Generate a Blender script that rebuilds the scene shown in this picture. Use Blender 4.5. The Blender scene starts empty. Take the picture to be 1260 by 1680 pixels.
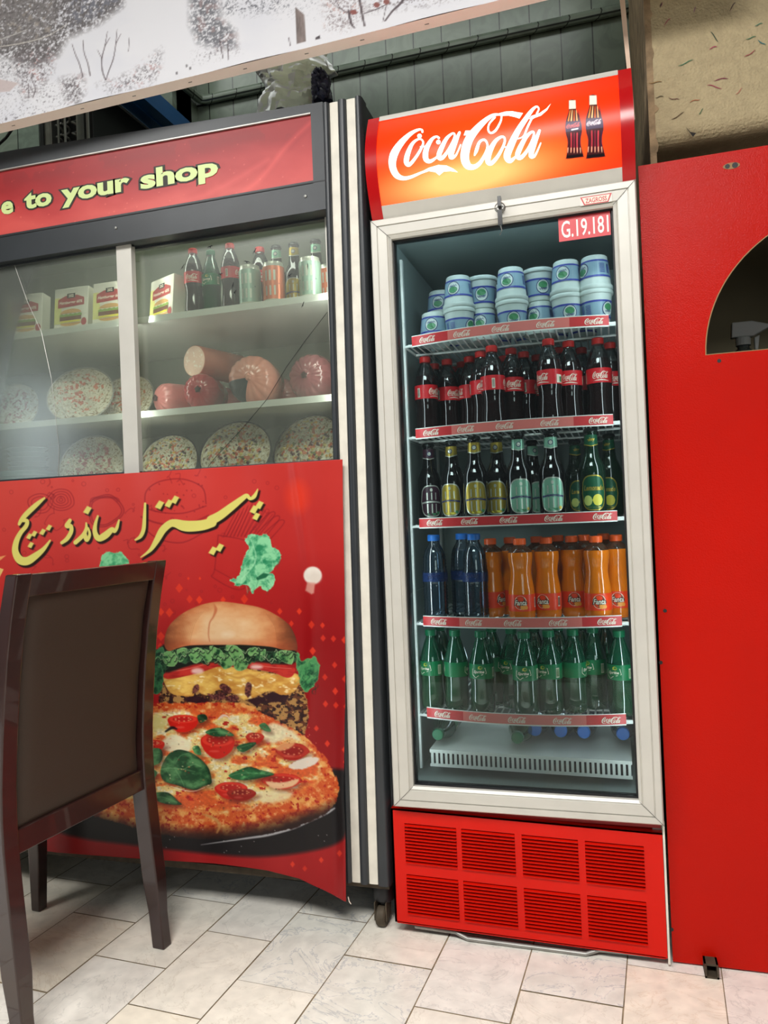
import bpy, bmesh, math, random
import numpy as np
from mathutils import Vector, Matrix
from math import sin, cos, pi, radians, sqrt, atan2
random.seed(7); rng = np.random.default_rng(7)
C = bpy.context.scene.collection
SC = bpy.context.scene

# ------------------------------------------------------------------ camera, world, lights, exposure
F_PX, W_PX, H_PX = 1260.0, 1260, 1680
YAW, PITCH, ROLL = radians(16.6), radians(0.6), radians(2.3)
cF = Vector((-sin(YAW)*cos(PITCH), cos(YAW)*cos(PITCH), sin(PITCH)))
R0 = Vector((cos(YAW), sin(YAW), 0)); U0 = R0.cross(cF)
cR = cos(ROLL)*R0 - sin(ROLL)*U0; cU = sin(ROLL)*R0 + cos(ROLL)*U0
CAM = Vector((0, 0, 1.0))
cd = bpy.data.cameras.new('camera'); cam = bpy.data.objects.new('camera', cd); C.objects.link(cam)
m = Matrix((cR, cU, -cF)).transposed().to_4x4(); m.translation = CAM; cam.matrix_world = m
cd.sensor_fit = 'VERTICAL'; cd.sensor_height = 36; cd.lens = 36*F_PX/H_PX; cd.clip_start = 0.02
SC.camera = cam
SC.view_settings.view_transform = 'Standard'; SC.view_settings.look = 'None'
SC.view_settings.gamma = 1; SC.view_settings.use_curve_mapping = False
SC.view_settings.exposure = 0.0
wd = bpy.data.worlds.new('room_light'); SC.world = wd; wd.use_nodes = True
wd.node_tree.nodes['Background'].inputs[0].default_value = (0.80, 0.82, 0.80, 1)
wd.node_tree.nodes['Background'].inputs[1].default_value = 0.07
def area(name, loc, target, sx, sy, power, col=(1, 1, 1), spread=180):
    l = bpy.data.lights.new(name, 'AREA'); l.shape = 'RECTANGLE'; l.size = sx; l.size_y = sy
    l.energy = power; l.color = col; l.spread = radians(spread)
    o = bpy.data.objects.new(name, l); C.objects.link(o); o.location = loc
    o.rotation_euler = (Vector(target) - Vector(loc)).to_track_quat('-Z', 'Y').to_euler()
    return o
area('ceiling_lamp_light', (-0.2, -0.5, 3.0), (-0.2, 0.1, 0.0), 1.3, 0.9, 84, (1.0, 0.98, 0.95), 150)
area('ceiling_lamp_light', (-2.0, -0.2, 3.0), (-1.7, 0.7, 0.0), 1.2, 0.6, 34, (1.0, 0.99, 0.96), 160)
area('shop_window_light', (-6.2, -2.2, 1.9), (-1.2, 1.6, 1.0), 2.0, 1.2, 95, (0.82, 0.92, 1.0))
area('front_fill', (1.25, -1.9, 1.25), (-0.2, 1.8, 0.6), 0.9, 0.9, 12, (1.0, 0.97, 0.94))  # added fill from behind the camera, brightens the fronts and the red panel
area('display_top_fill', (-1.25, 1.98, 3.05), (-1.2, 2.4, 2.2), 2.4, 0.25, 8, (0.95, 1.0, 0.95))  # added unseen fill behind the picture, brightens the wall and bag
area('cooler_lamp_light', (-0.22, 1.808, 1.692), (-0.22, 2.1, 1.45), 0.40, 0.02, 0.5, (0.78, 0.92, 1.0))
area('cooler_side_fill', (-0.488, 1.805, 1.02), (-0.20, 2.05, 1.02), 0.012, 1.25, 0.85, (0.90, 0.97, 1.0))  # pair of added fill strips to brighten the bottles, not real fittings
area('cooler_side_fill', (0.036, 1.805, 1.02), (-0.25, 2.05, 1.02), 0.012, 1.25, 0.85, (0.90, 0.97, 1.0))
area('display_lamp_light', (-1.25, 1.90, 1.90), (-1.25, 2.15, 1.3), 1.0, 0.05, 2.2, (0.96, 1.0, 0.93))
area('display_side_fill', (-0.675, 1.862, 1.47), (-1.1, 2.2, 1.4), 0.012, 0.6, 0.75, (0.98, 1.0, 0.95))  # added fill strips inside the display, brighten the goods on the shelves
area('display_side_fill', (-1.235, 1.862, 1.47), (-1.0, 2.2, 1.4), 0.012, 0.6, 0.4, (0.98, 1.0, 0.95))
area('display_side_fill', (-1.265, 1.862, 1.47), (-1.7, 2.2, 1.4), 0.012, 0.6, 0.75, (0.98, 1.0, 0.95))
area('cooler_floor_light', (-0.22, 2.22, 0.62), (-0.22, 1.9, 0.36), 0.40, 0.05, 0.30, (0.80, 0.95, 1.0))

# ------------------------------------------------------------------ helpers
def at(x, y, Y):
    d = cF + cR*((x-W_PX/2)/F_PX) - cU*((y-H_PX/2)/F_PX)
    return CAM + d*((Y-CAM.y)/d.y)
def atz(x, y, Z):
    d = cF + cR*((x-W_PX/2)/F_PX) - cU*((y-H_PX/2)/F_PX)
    return CAM + d*((Z-CAM.z)/d.z)
def lin(c):
    return tuple((v/12.92 if v <= 0.04045 else ((v+0.055)/1.055)**2.4) for v in [max(0, k)/255 for k in c])
def mat(name, col, rough=0.5, metal=0.0, noise=0.0, nscale=8.0, bump=0.0, bscale=60.0, coat=0.0, spec=0.5, emit=None, es=1.0, trans=0.0):
    m = bpy.data.materials.new(name); m.use_nodes = True
    nt = m.node_tree; b = nt.nodes['Principled BSDF']
    c = lin(col) + (1,)
    b.inputs['Base Color'].default_value = c
    b.inputs['Roughness'].default_value = rough; b.inputs['Metallic'].default_value = metal
    b.inputs['Coat Weight'].default_value = coat; b.inputs['Specular IOR Level'].default_value = spec
    if trans: b.inputs['Transmission Weight'].default_value = trans
    if emit is not None:
        b.inputs['Emission Color'].default_value = lin(emit) + (1,); b.inputs['Emission Strength'].default_value = es
    tc = nt.nodes.new('ShaderNodeTexCoord')
    if noise > 0:
        n = nt.nodes.new('ShaderNodeTexNoise'); n.inputs['Scale'].default_value = nscale; n.inputs['Detail'].default_value = 6
        nt.links.new(tc.outputs['Object'], n.inputs['Vector'])
        r = nt.nodes.new('ShaderNodeMapRange'); r.inputs[1].default_value = 0.3; r.inputs[2].default_value = 0.7
        r.inputs[3].default_value = 1-noise; r.inputs[4].default_value = 1+noise*0.6
        nt.links.new(n.outputs['Fac'], r.inputs[0])
        mx = nt.nodes.new('ShaderNodeVectorMath'); mx.operation = 'SCALE'; mx.inputs[0].default_value = c[:3]
        nt.links.new(r.outputs[0], mx.inputs['Scale']); nt.links.new(mx.outputs[0], b.inputs['Base Color'])
    if bump > 0:
        n2 = nt.nodes.new('ShaderNodeTexNoise'); n2.inputs['Scale'].default_value = bscale; n2.inputs['Detail'].default_value = 4
        nt.links.new(tc.outputs['Object'], n2.inputs['Vector'])
        bp = nt.nodes.new('ShaderNodeBump'); bp.inputs['Strength'].default_value = bump; bp.inputs['Distance'].default_value = 0.004
        nt.links.new(n2.outputs['Fac'], bp.inputs['Height']); nt.links.new(bp.outputs[0], b.inputs['Normal'])
    return m
def glassy(name, tint, fac_base=0.04, rough=0.02, haze=0.0, hazecol=(200, 205, 200), body=0.0, bodycol=(50, 50, 50), smear=False):
    """thin clear sheet or bottle wall: transparent + fresnel gloss (+ a dusty diffuse film, + tinted body)"""
    m = bpy.data.materials.new(name); m.use_nodes = True; nt = m.node_tree; nt.nodes.clear()
    out = nt.nodes.new('ShaderNodeOutputMaterial')
    tr = nt.nodes.new('ShaderNodeBsdfTransparent'); tr.inputs[0].default_value = lin(tint) + (1,)
    gl = nt.nodes.new('ShaderNodeBsdfGlossy'); gl.inputs['Roughness'].default_value = rough
    lw = nt.nodes.new('ShaderNodeFresnel'); lw.inputs[0].default_value = 1.45
    ad = nt.nodes.new('ShaderNodeMath'); ad.operation = 'ADD'; ad.inputs[1].default_value = fac_base - 0.04; ad.use_clamp = True
    nt.links.new(lw.outputs[0], ad.inputs[0])
    cur = tr.outputs[0]
    if body > 0:
        df = nt.nodes.new('ShaderNodeBsdfDiffuse'); df.inputs[0].default_value = lin(bodycol) + (1,)
        mx = nt.nodes.new('ShaderNodeMixShader'); mx.inputs[0].default_value = body
        nt.links.new(cur, mx.inputs[1]); nt.links.new(df.outputs[0], mx.inputs[2]); cur = mx.outputs[0]
    if haze > 0:
        df = nt.nodes.new('ShaderNodeBsdfDiffuse'); df.inputs[0].default_value = lin(hazecol) + (1,)
        mx = nt.nodes.new('ShaderNodeMixShader'); mx.inputs[0].default_value = haze
        if smear:
            tc = nt.nodes.new('ShaderNodeTexCoord'); mp = nt.nodes.new('ShaderNodeMapping'); mp.inputs['Scale'].default_value = (9, 9, 1.6)
            n = nt.nodes.new('ShaderNodeTexNoise'); n.inputs['Scale'].default_value = 1.3; n.inputs['Detail'].default_value = 5; n.inputs['Distortion'].default_value = 1.0
            nt.links.new(tc.outputs['Object'], mp.inputs[0]); nt.links.new(mp.outputs[0], n.inputs['Vector'])
            r = nt.nodes.new('ShaderNodeMapRange'); r.inputs[1].default_value = 0.3; r.inputs[2].default_value = 0.7
            r.inputs[3].default_value = haze*0.75; r.inputs[4].default_value = haze*1.25
            nt.links.new(n.outputs['Fac'], r.inputs[0]); nt.links.new(r.outputs[0], mx.inputs[0])
        nt.links.new(cur, mx.inputs[1]); nt.links.new(df.outputs[0], mx.inputs[2]); cur = mx.outputs[0]
    m2 = nt.nodes.new('ShaderNodeMixShader'); nt.links.new(ad.outputs[0], m2.inputs[0])
    nt.links.new(cur, m2.inputs[1]); nt.links.new(gl.outputs[0], m2.inputs[2]); nt.links.new(m2.outputs[0], out.inputs[0])
    return m
def printed(name, rough=0.4, spec=0.5, emit=0.0, coat=0.0, bump=0.0, bscale=60):
    m = mat(name, (255, 255, 255), rough, spec=spec, coat=coat, bump=bump, bscale=bscale)
    nt = m.node_tree; a = nt.nodes.new('ShaderNodeAttribute'); a.attribute_name = 'ink'
    b = nt.nodes['Principled BSDF']; nt.links.new(a.outputs['Color'], b.inputs['Base Color'])
    if emit: nt.links.new(a.outputs['Color'], b.inputs['Emission Color']); b.inputs['Emission Strength'].default_value = emit
    return m

ORG = {}
class MB:
    def __init__(s): s.v = []; s.f = []; s.mi = []; s.mats = []; s.cur = 0
    def use(s, m):
        if m not in s.mats: s.mats.append(m)
        s.cur = s.mats.index(m); return s
    def add(s, vs, fs):
        n = len(s.v); s.v += [tuple(p) for p in vs]; s.f += [tuple(i+n for i in f) for f in fs]; s.mi += [s.cur]*len(fs); return s
    def box(s, x0, x1, y0, y1, z0, z1, T=None):
        vs = [(x, y, z) for z in (z0, z1) for y in (y0, y1) for x in (x0, x1)]
        if T: vs = [T(p) for p in vs]
        return s.add(vs, [(0, 2, 3, 1), (4, 5, 7, 6), (0, 1, 5, 4), (2, 6, 7, 3), (0, 4, 6, 2), (1, 3, 7, 5)])
    def lathe(s, prof, seg=28, c=(0, 0, 0), mats=None, axis='z', mod=None):
        n0 = len(s.v); rows = []
        for i, (r, z) in enumerate(prof):
            if r < 1e-6:
                s.v.append((0, 0, z)); rows.append([len(s.v)-1])
            else:
                row = []
                for k in range(seg):
                    a = 2*pi*k/seg; rr = r*(mod(a, i) if mod else 1)
                    s.v.append((rr*cos(a), rr*sin(a), z)); row.append(len(s.v)-1)
                rows.append(row)
        for i in range(len(rows)-1):
            A, B = rows[i], rows[i+1]
            if mats: s.use(mats[i])
            for k in range(seg):
                k2 = (k+1) % seg
                if len(A) == 1 and len(B) == 1: continue
                if len(A) == 1: s.f.append((A[0], B[k2], B[k]))
                elif len(B) == 1: s.f.append((A[k], A[k2], B[0]))
                else: s.f.append((A[k], A[k2], B[k2], B[k]))
                s.mi.append(s.cur)
        for i in range(n0, len(s.v)):
            x, y, z = s.v[i]
            if axis == 'y': x, y, z = x, z, y
            if axis == 'x': x, y, z = z, x, y
            s.v[i] = (x+c[0], y+c[1], z+c[2])
        return s
    def tube(s, pts, r, seg=8, closed=False):
        pts = [Vector(p) for p in pts]; n = len(pts); rings = []
        up = Vector((0, 0, 1))
        for i, p in enumerate(pts):
            if closed: t = pts[(i+1) % n]-pts[i-1]
            else: t = pts[min(i+1, n-1)]-pts[max(i-1, 0)]
            t = t.normalized() if t.length > 0 else Vector((0, 0, 1))
            ref = up if abs(t.z) < 0.95 else Vector((1, 0, 0))
            a = t.cross(ref).normalized(); b = t.cross(a).normalized()
            rr = r[i] if isinstance(r, (list, tuple)) else r
            rings.append([p + a*(rr*cos(2*pi*k/seg)) + b*(rr*sin(2*pi*k/seg)) for k in range(seg)])
        vs = [q for R in rings for q in R]; fs = []
        for i in range(n if closed else n-1):
            j = (i+1) % n
            for k in range(seg):
                k2 = (k+1) % seg; fs.append((i*seg+k, i*seg+k2, j*seg+k2, j*seg+k))
        if not closed:
            fs.append(tuple(range(seg))[::-1]); fs.append(tuple((n-1)*seg+k for k in range(seg)))
        return s.add(vs, fs)
    def prism(s, poly, fmap, d0, d1):
        """extrude a 2-D polygon between depths d0,d1; fmap(u,v,d)->xyz"""
        n = len(poly); vs = [fmap(u, v, d0) for u, v in poly] + [fmap(u, v, d1) for u, v in poly]
        fs = [tuple(range(n)), tuple(range(2*n-1, n-1, -1))] + [(i, i+n, (i+1) % n+n, (i+1) % n) for i in range(n)]
        return s.add(vs, fs)
    def flat(s, polys, fmap):
        for P in polys: s.add([fmap(u, v) for u, v in P], [tuple(range(len(P)))])
        return s
    def build(s, name, parent=None, smooth=False, bevel=0, org=None, label=None, ang=35):
        if org is None: org = ORG.get(parent, Vector((0, 0, 0))) if parent else Vector((0, 0, 0))
        me = bpy.data.meshes.new(name)
        me.from_pydata([(x-org[0], y-org[1], z-org[2]) for x, y, z in s.v], [], s.f)
        for m in s.mats: me.materials.append(m)
        me.polygons.foreach_set('material_index', s.mi)
        me.update()
        if smooth:
            me.polygons.foreach_set('use_smooth', [True]*len(s.f)); me.set_sharp_from_angle(angle=radians(ang))
        o = bpy.data.objects.new(name, me); C.objects.link(o)
        if parent: o.parent = parent; ORG[o] = org
        else: o.location = org
        if bevel:
            b = o.modifiers.new('bevel', 'BEVEL'); b.width = bevel; b.segments = 2; b.limit_method = 'ANGLE'; b.angle_limit = radians(40)
        if label: o['label'] = label
        return o
def thing(name, label, cat, loc, rz=0, group=None):
    o = bpy.data.objects.new(name, None); o.empty_display_size = 0.05; C.objects.link(o)
    o.location = loc; o.rotation_euler = (0, 0, rz); o['label'] = label; o['category'] = cat
    if group: o['group'] = group
    ORG[o] = Vector(loc); return o
def tag(o, label, cat, group=None, kind=None):
    o['label'] = label; o['category'] = cat
    if group: o['group'] = group
    if kind: o['kind'] = kind
    return o
def struct(o): o['kind'] = 'structure'; return o
def place(proto, loc, rz, label, group, used):
    """first use moves the prototype, later ones copy the thing, its parts and sub-parts"""
    if proto.name not in used:
        used.add(proto.name); r = proto
    else:
        r = proto.copy(); C.objects.link(r)
        for ch in list(proto.children):
            c = ch.copy(); C.objects.link(c); c.parent = r
            for g in list(ch.children):
                d = g.copy(); C.objects.link(d); d.parent = c
    r.location = loc; r.rotation_euler = rz if isinstance(rz, tuple) else (0, 0, rz)
    r['label'] = label
    if group: r['group'] = group
    return r
ORD = ['first', 'second', 'third', 'fourth', 'fifth', 'sixth', 'seventh', 'eighth', 'ninth', 'tenth', 'eleventh', 'twelfth', 'thirteenth']

# 2-D strokes and lettering -> lists of polygons
def catmull(P, n=6, closed=False):
    P = [tuple(p) for p in P]; out = []; N = len(P)
    if N < 3 and not closed: return P
    for i in range(N if closed else N-1):
        if closed: a, b, c, d = P[i-1], P[i], P[(i+1) % N], P[(i+2) % N]
        else: a, b, c, d = P[max(i-1, 0)], P[i], P[i+1], P[min(i+2, N-1)]
        for k in range(n):
            t = k/n
            out.append(tuple(0.5*(2*b[j]+(c[j]-a[j])*t+(2*a[j]-5*b[j]+4*c[j]-d[j])*t*t+(3*b[j]-a[j]-3*c[j]+d[j])*t**3) for j in range(len(b))))
    if not closed: out.append(P[-1])
    return out
def ribbon(P, n=6, closed=False, caps=True):
    Q = catmull(P, n, closed); L = []; Rr = []; N = len(Q)
    for i in range(N):
        if closed: a, b = Q[i-1], Q[(i+1) % N]
        else: a, b = Q[max(i-1, 0)], Q[min(i+1, N-1)]
        dx, dy = b[0]-a[0], b[1]-a[1]; l = math.hypot(dx, dy) or 1; nx, ny = -dy/l, dx/l; h = max(Q[i][2], 1e-5)/2
        L.append((Q[i][0]+nx*h, Q[i][1]+ny*h)); Rr.append((Q[i][0]-nx*h, Q[i][1]-ny*h))
    out = [[L[i], L[(i+1) % N], Rr[(i+1) % N], Rr[i]] for i in range(N if closed else N-1)]
    if caps and not closed:
        for q in (Q[0], Q[-1]):
            if q[2] > 0.5*max(k[2] for k in Q)*0.3: out.append([(q[0]+q[2]/2*cos(a*pi/4), q[1]+q[2]/2*sin(a*pi/4)) for a in range(8)])
    return out
def disc(cx, cy, rx, ry=None, n=20, a0=0, a1=2*pi):
    ry = ry or rx; full = abs(a1-a0-2*pi) < 1e-6
    return [(cx+rx*cos(a0+(a1-a0)*k/(n if full else n-1)), cy+ry*sin(a0+(a1-a0)*k/(n if full else n-1))) for k in range(n)]
_tc = {}
def text_polys(s, off=0.0, shear=0.0, space=1.0):
    key = (s, off, shear, space)
    if key in _tc: return _tc[key]
    cu = bpy.data.curves.new('t', 'FONT'); cu.body = s; cu.size = 1; cu.offset = off; cu.shear = shear; cu.space_character = space
    cu.resolution_u = 3; cu.fill_mode = 'FRONT'
    o = bpy.data.objects.new('t', cu); C.objects.link(o); bpy.context.view_layer.update()
    me = o.evaluated_get(bpy.context.evaluated_depsgraph_get()).to_mesh()
    P = [[(me.vertices[i].co.x, me.vertices[i].co.y) for i in p.vertices] for p in me.polygons]
    o.evaluated_get(bpy.context.evaluated_depsgraph_get()).to_mesh_clear()
    bpy.data.objects.remove(o); bpy.data.curves.remove(cu)
    _tc[key] = P; return P
def bounds(P):
    xs = [p[0] for q in P for p in q]; ys = [p[1] for q in P for p in q]; return min(xs), max(xs), min(ys), max(ys)
def fit(P, x0, x1, y0=None, h=None, base=0.0, ref=None):
    a, b, c, d = ref or bounds(P); k = (x1-x0)/(b-a); ky = k if h is None else h/(d-c)
    return [[(x0+(u-a)*k, base+v*ky) for u, v in q] for q in P]

# the flowing script logo, traced once, in its own units
LG = []
def _s(P, **k): LG.extend(ribbon(P, **k))
_s([(284,300,16),(280,284,14),(250,284,20),(190,318,32),(120,390,48),(72,470,58),(62,550,52),(90,615,46),(140,640,32),(200,630,24),(270,600,18),(330,577,12)])
LG.append(disc(263, 330, 17))
LG.append([(255,602),(330,562),(400,541),(460,545),(510,568),(547,597),(490,588),(440,592),(408,620),(380,596),(330,588),(262,612)])
_s([(262,352,14),(212,385,24),(176,460,36),(165,520,38),(186,540,28),(232,490,22),(276,420,18),(290,375,14)], closed=True)
_s([(270,410,10),(300,408,10),(330,390,12)])
LG.append(disc(402, 375, 17))
_s([(405,345,18),(385,335,16),(350,360,26),(312,430,38),(308,495,40),(340,515,28),(395,480,14),(430,440,10)])
_s([(512,310,14),(462,350,26),(415,440,36),(405,485,34),(430,490,28),(478,430,22),(520,345,18)], closed=True)
_s([(558,305,20),(505,430,40),(495,485,34),(530,470,16),(566,395,10)])
LG.append([(602,290),(636,290),(624,326),(588,326)])
_s([(868,172,14),(800,178,26),(712,250,46),(628,355,62),(596,470,64),(612,540,56),(655,558,40),(705,530,30),(750,455,22),(764,395,16),(742,358,16),(705,375,20),(682,435,26),(668,470,12)])
_s([(866,172,14),(864,215,14),(828,285,18),(790,308,16),(770,285,14),(778,240,14),(818,192,16)])
LG.append([(850,160),(900,147),(950,146),(990,155),(1027,160),(1000,202),(965,190),(920,180),(870,182)])
_s([(870,335,18),(822,368,28),(778,445,42),(766,510,40),(790,530,32),(838,480,26),(882,400,20),(892,352,16)], closed=True)
_s([(880,405,10),(905,410,10),(930,390,10)])
_s([(1128,165,14),(1143,130,12),(1125,112,16),(1092,140,26),(1050,200,36),(990,290,42),(935,400,52),(908,475,52),(930,512,36),(972,480,16),(1000,440,10)])
_s([(1092,200,14),(1062,260,16),(1030,330,12),(985,350,8)])
LG.append([(1072,205),(1088,182),(1150,160),(1200,125),(1233,88),(1205,140),(1160,180),(1115,196),(1095,208)])
_s([(1098,298,16),(1050,335,28),(1002,420,38),(985,475,36),(1010,488,30),(1060,430,24),(1104,335,18)], closed=True)
_s([(1148,290,20),(1100,410,38),(1085,475,34),(1115,470,18),(1157,380,10)])
LG.append(disc(1110, 482, 7, n=8))

class Canvas:
    """a print: colour field in photo-pixel units that is then laid on the print's own surface as ink"""
    def __init__(s, x0, y0, x1, y1, ss, base):
        s.x0, s.y0, s.ss = x0, y0, ss; s.w = int((x1-x0)*ss); s.h = int((y1-y0)*ss)
        s.a = np.zeros((s.h, s.w, 3)); s.a[:] = np.array(base, float)
        s.X, s.Y = np.meshgrid(x0+(np.arange(s.w)+.5)/ss, y0+(np.arange(s.h)+.5)/ss)
    def win(s, x0, y0, x1, y1):
        return (slice(max(0, int((y0-s.y0)*s.ss)), min(s.h, int((y1-s.y0)*s.ss)+1)), slice(max(0, int((x0-s.x0)*s.ss)), min(s.w, int((x1-s.x0)*s.ss)+1)))
    def sd_poly(s, P, w):
        X, Y = s.X[w], s.Y[w]; d = np.full(X.shape, 1e9); ins = np.zeros(X.shape, bool)
        for i in range(len(P)):
            (ax, ay), (bx, by) = P[i-1][:2], P[i][:2]; ex, ey = bx-ax, by-ay; L = ex*ex+ey*ey or 1e-9
            t = np.clip(((X-ax)*ex+(Y-ay)*ey)/L, 0, 1); d = np.minimum(d, (X-ax-t*ex)**2+(Y-ay-t*ey)**2)
            if ey != 0: ins ^= ((ay > Y) != (by > Y)) & (X < ex*(Y-ay)/ey+ax)
        d = np.sqrt(d); return np.where(ins, -d, d)
    def blend(s, w, mask, col, alpha=1):
        m = (mask*alpha)[..., None]; col = np.array(col, float) if not isinstance(col, np.ndarray) else col
        s.a[w] = s.a[w]*(1-m) + col*m
    def poly(s, P, col, alpha=1, soft=0.5, smooth=0, rough=0, shade=None):
        if smooth: P = catmull(P, smooth, True)
        xs = [p[0] for p in P]; ys = [p[1] for p in P]; g = soft+rough+2
        w = s.win(min(xs)-g, min(ys)-g, max(xs)+g, max(ys)+g)
        if s.X[w].size == 0: return
        d = s.sd_poly(P, w)
        if rough: d = d + (NZ(s.X[w]*0.23, s.Y[w]*0.23)-.5)*2*rough
        mk = np.clip(.5-d/(2*soft), 0, 1)
        c = shade(s.X[w], s.Y[w], d) if shade else np.array(col, float)
        s.blend(w, mk, c, alpha)
    def stroke(s, P, col, alpha=1, soft=0.5, n=5, closed=False):
        Q = catmull(P, n, closed); 
        if closed: Q = Q+[Q[0]]
        xs = [p[0] for p in Q]; ys = [p[1] for p in Q]; g = max(p[2] for p in Q)+soft+1
        w = s.win(min(xs)-g, min(ys)-g, max(xs)+g, max(ys)+g); X, Y = s.X[w], s.Y[w]
        if X.size == 0: return
        d = np.full(X.shape, 1e9)
        for a, b in zip(Q[:-1], Q[1:]):
            ex, ey = b[0]-a[0], b[1]-a[1]; L = ex*ex+ey*ey or 1e-9
            t = np.clip(((X-a[0])*ex+(Y-a[1])*ey)/L, 0, 1)
            d = np.minimum(d, np.hypot(X-a[0]-t*ex, Y-a[1]-t*ey)-(a[2]+(b[2]-a[2])*t)/2)
        s.blend(w, np.clip(.5-d/(2*soft), 0, 1), col, alpha)
    def ell(s, cx, cy, rx, ry, col, alpha=1, soft=.5, rot=0, **k):
        P = [(cx+rx*cos(a)*cos(rot)-ry*sin(a)*sin(rot), cy+rx*cos(a)*sin(rot)+ry*sin(a)*cos(rot)) for a in [2*pi*i/28 for i in range(28)]]
        s.poly(P, col, alpha, soft, **k)
    def sample(s, x, y):
        fx = np.clip((x-s.x0)*s.ss-.5, 0, s.w-1.001); fy = np.clip((y-s.y0)*s.ss-.5, 0, s.h-1.001)
        ix = fx.astype(int); iy = fy.astype(int); tx = (fx-ix)[:, None]; ty = (fy-iy)[:, None]
        return (s.a[iy, ix]*(1-tx)+s.a[iy, ix+1]*tx)*(1-ty)+(s.a[iy+1, ix]*(1-tx)+s.a[iy+1, ix+1]*tx)*ty
_g = rng.random((256, 256))
def NZ1(x, y):
    ix = np.floor(x).astype(int); iy = np.floor(y).astype(int); tx = x-ix; ty = y-iy
    tx = tx*tx*(3-2*tx); ty = ty*ty*(3-2*ty)
    a = _g[iy % 256, ix % 256]; b = _g[iy % 256, (ix+1) % 256]; c = _g[(iy+1) % 256, ix % 256]; d = _g[(iy+1) % 256, (ix+1) % 256]
    return (a*(1-tx)+b*tx)*(1-ty)+(c*(1-tx)+d*tx)*ty
def NZ(x, y, o=4):
    x = np.asarray(x, float); y = np.asarray(y, float); v = 0; a = 0.5; t = 0
    for k in range(o):
        v = v + a*NZ1(x*2**k+17*k, y*2**k+31*k); t += a; a *= .55
    return v/t
def srgb2lin(a):
    a = np.clip(a, 0, 255)/255; return np.where(a <= 0.04045, a/12.92, ((a+0.055)/1.055)**2.4)
def ink_grid(mb_name, parent, P3, nu, nv, canvas, material, label=None, thickness=None):
    """P3: (nv,nu,3) positions; canvas sampled where each point sits in the photo"""
    P = P3.reshape(-1, 3); org = np.array(ORG.get(parent, (0, 0, 0)) if parent else (0, 0, 0))
    V = P-np.array(CAM); z = V@np.array(cF); X = W_PX/2+F_PX*(V@np.array(cR))/z; Y = H_PX/2-F_PX*(V@np.array(cU))/z
    col = srgb2lin(canvas.sample(X, Y))
    return grid_mesh(mb_name, parent, P-org, nu, nv, col, material, label)
def grid_mesh(name, parent, P, nu, nv, col, material, label=None):
    i = np.arange(nu*nv).reshape(nv, nu); q = np.stack([i[:-1, :-1], i[1:, :-1], i[1:, 1:], i[:-1, 1:]], -1).reshape(-1, 4)
    me = bpy.data.meshes.new(name); me.vertices.add(len(P)); me.vertices.foreach_set('co', P.astype(np.float32).ravel())
    me.loops.add(q.size); me.loops.foreach_set('vertex_index', q.astype(np.int32).ravel())
    me.polygons.add(len(q)); me.polygons.foreach_set('loop_start', np.arange(0, q.size, 4, dtype=np.int32)); 
    me.update(calc_edges=True); me.polygons.foreach_set('use_smooth', np.ones(len(q), bool))
    if col is not None:
        at_ = me.attributes.new('ink', 'FLOAT_COLOR', 'POINT'); at_.data.foreach_set('color', np.concatenate([col, np.ones((len(P), 1))], 1).astype(np.float32).ravel())
    me.materials.append(material); me.validate()
    o = bpy.data.objects.new(name, me); C.objects.link(o)
    if parent: o.parent = parent; ORG[o] = ORG.get(parent, Vector((0, 0, 0)))
    if label: o['label'] = label
    return o

# ------------------------------------------------------------------ materials
M = {}
M['alu'] = mat('satin_aluminium', (202, 199, 190), 0.42, 0.15, noise=0.05, nscale=14)
M['alu_dark'] = mat('grey_aluminium', (168, 166, 160), 0.35, 0.5)  # darker grey aluminium for cabinet sides and thin trims
M['charcoal'] = mat('charcoal_paint', (44, 48, 52), 0.38, 0, noise=0.18, nscale=9)
M['black'] = mat('black_rubber', (16, 17, 20), 0.5)
M['blackgloss'] = mat('black_gloss', (18, 18, 20), 0.2)
M['white_stripe'] = mat('worn_white_stripe', (222, 217, 203), 0.5, noise=0.12, nscale=22)
M['red'] = mat('red_enamel', (206, 22, 8), 0.26, noise=0.07, nscale=5, spec=.2)
M['red_side'] = mat('red_plastic', (180, 14, 18), 0.22)
M['dark_red'] = mat('red_enamel_recess', (150, 14, 14), 0.45)
M['redpanel'] = mat('red_laminate', (184, 17, 2), 0.23, noise=0.10, nscale=2.2, bump=0.22, bscale=420, spec=.14)
M['chip'] = mat('raw_board_edge', (150, 118, 80), 0.8)
M['liner'] = mat('cooler_liner', (140, 152, 150), 0.5, noise=0.06, nscale=5)
M['liner2'] = mat('display_liner', (168, 172, 160), 0.5, noise=0.06, nscale=5)
M['wire'] = mat('white_coated_wire', (225, 228, 224), 0.35)
M['white'] = mat('white_plastic', (226, 228, 222), 0.4)
M['tub'] = mat('tub_plastic', (188, 198, 194), 0.4)
M['blue'] = mat('blue_print', (52, 62, 150), 0.4)
M['lblue'] = mat('pale_blue_print', (128, 156, 172), 0.4)
M['green'] = mat('green_print', (62, 128, 84), 0.4)
M['salmon'] = mat('red_strip_glare', (222, 112, 104), 0.42)  # lighter red for a glossy reflection painted on the strips
M['stripred'] = mat('red_strip', (196, 40, 44), 0.4)
M['cream'] = mat('cream_print', (240, 226, 208), 0.5)
M['yellow'] = mat('yellow_print', (222, 208, 70), 0.4)
M['gold'] = mat('gold_foil', (186, 160, 66), 0.32, 0.6)
M['silver'] = mat('silver_foil', (206, 208, 196), 0.3, 0.6)
M['mint'] = mat('mint_foil', (140, 190, 164), 0.3, 0.4)
M['steel'] = mat('galvanised_steel', (150, 150, 145), 0.4, 0.7, noise=0.2, nscale=30)
M['rust'] = mat('worn_caster_metal', (80, 70, 56), 0.7, 0.3, noise=0.4, nscale=40)
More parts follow.
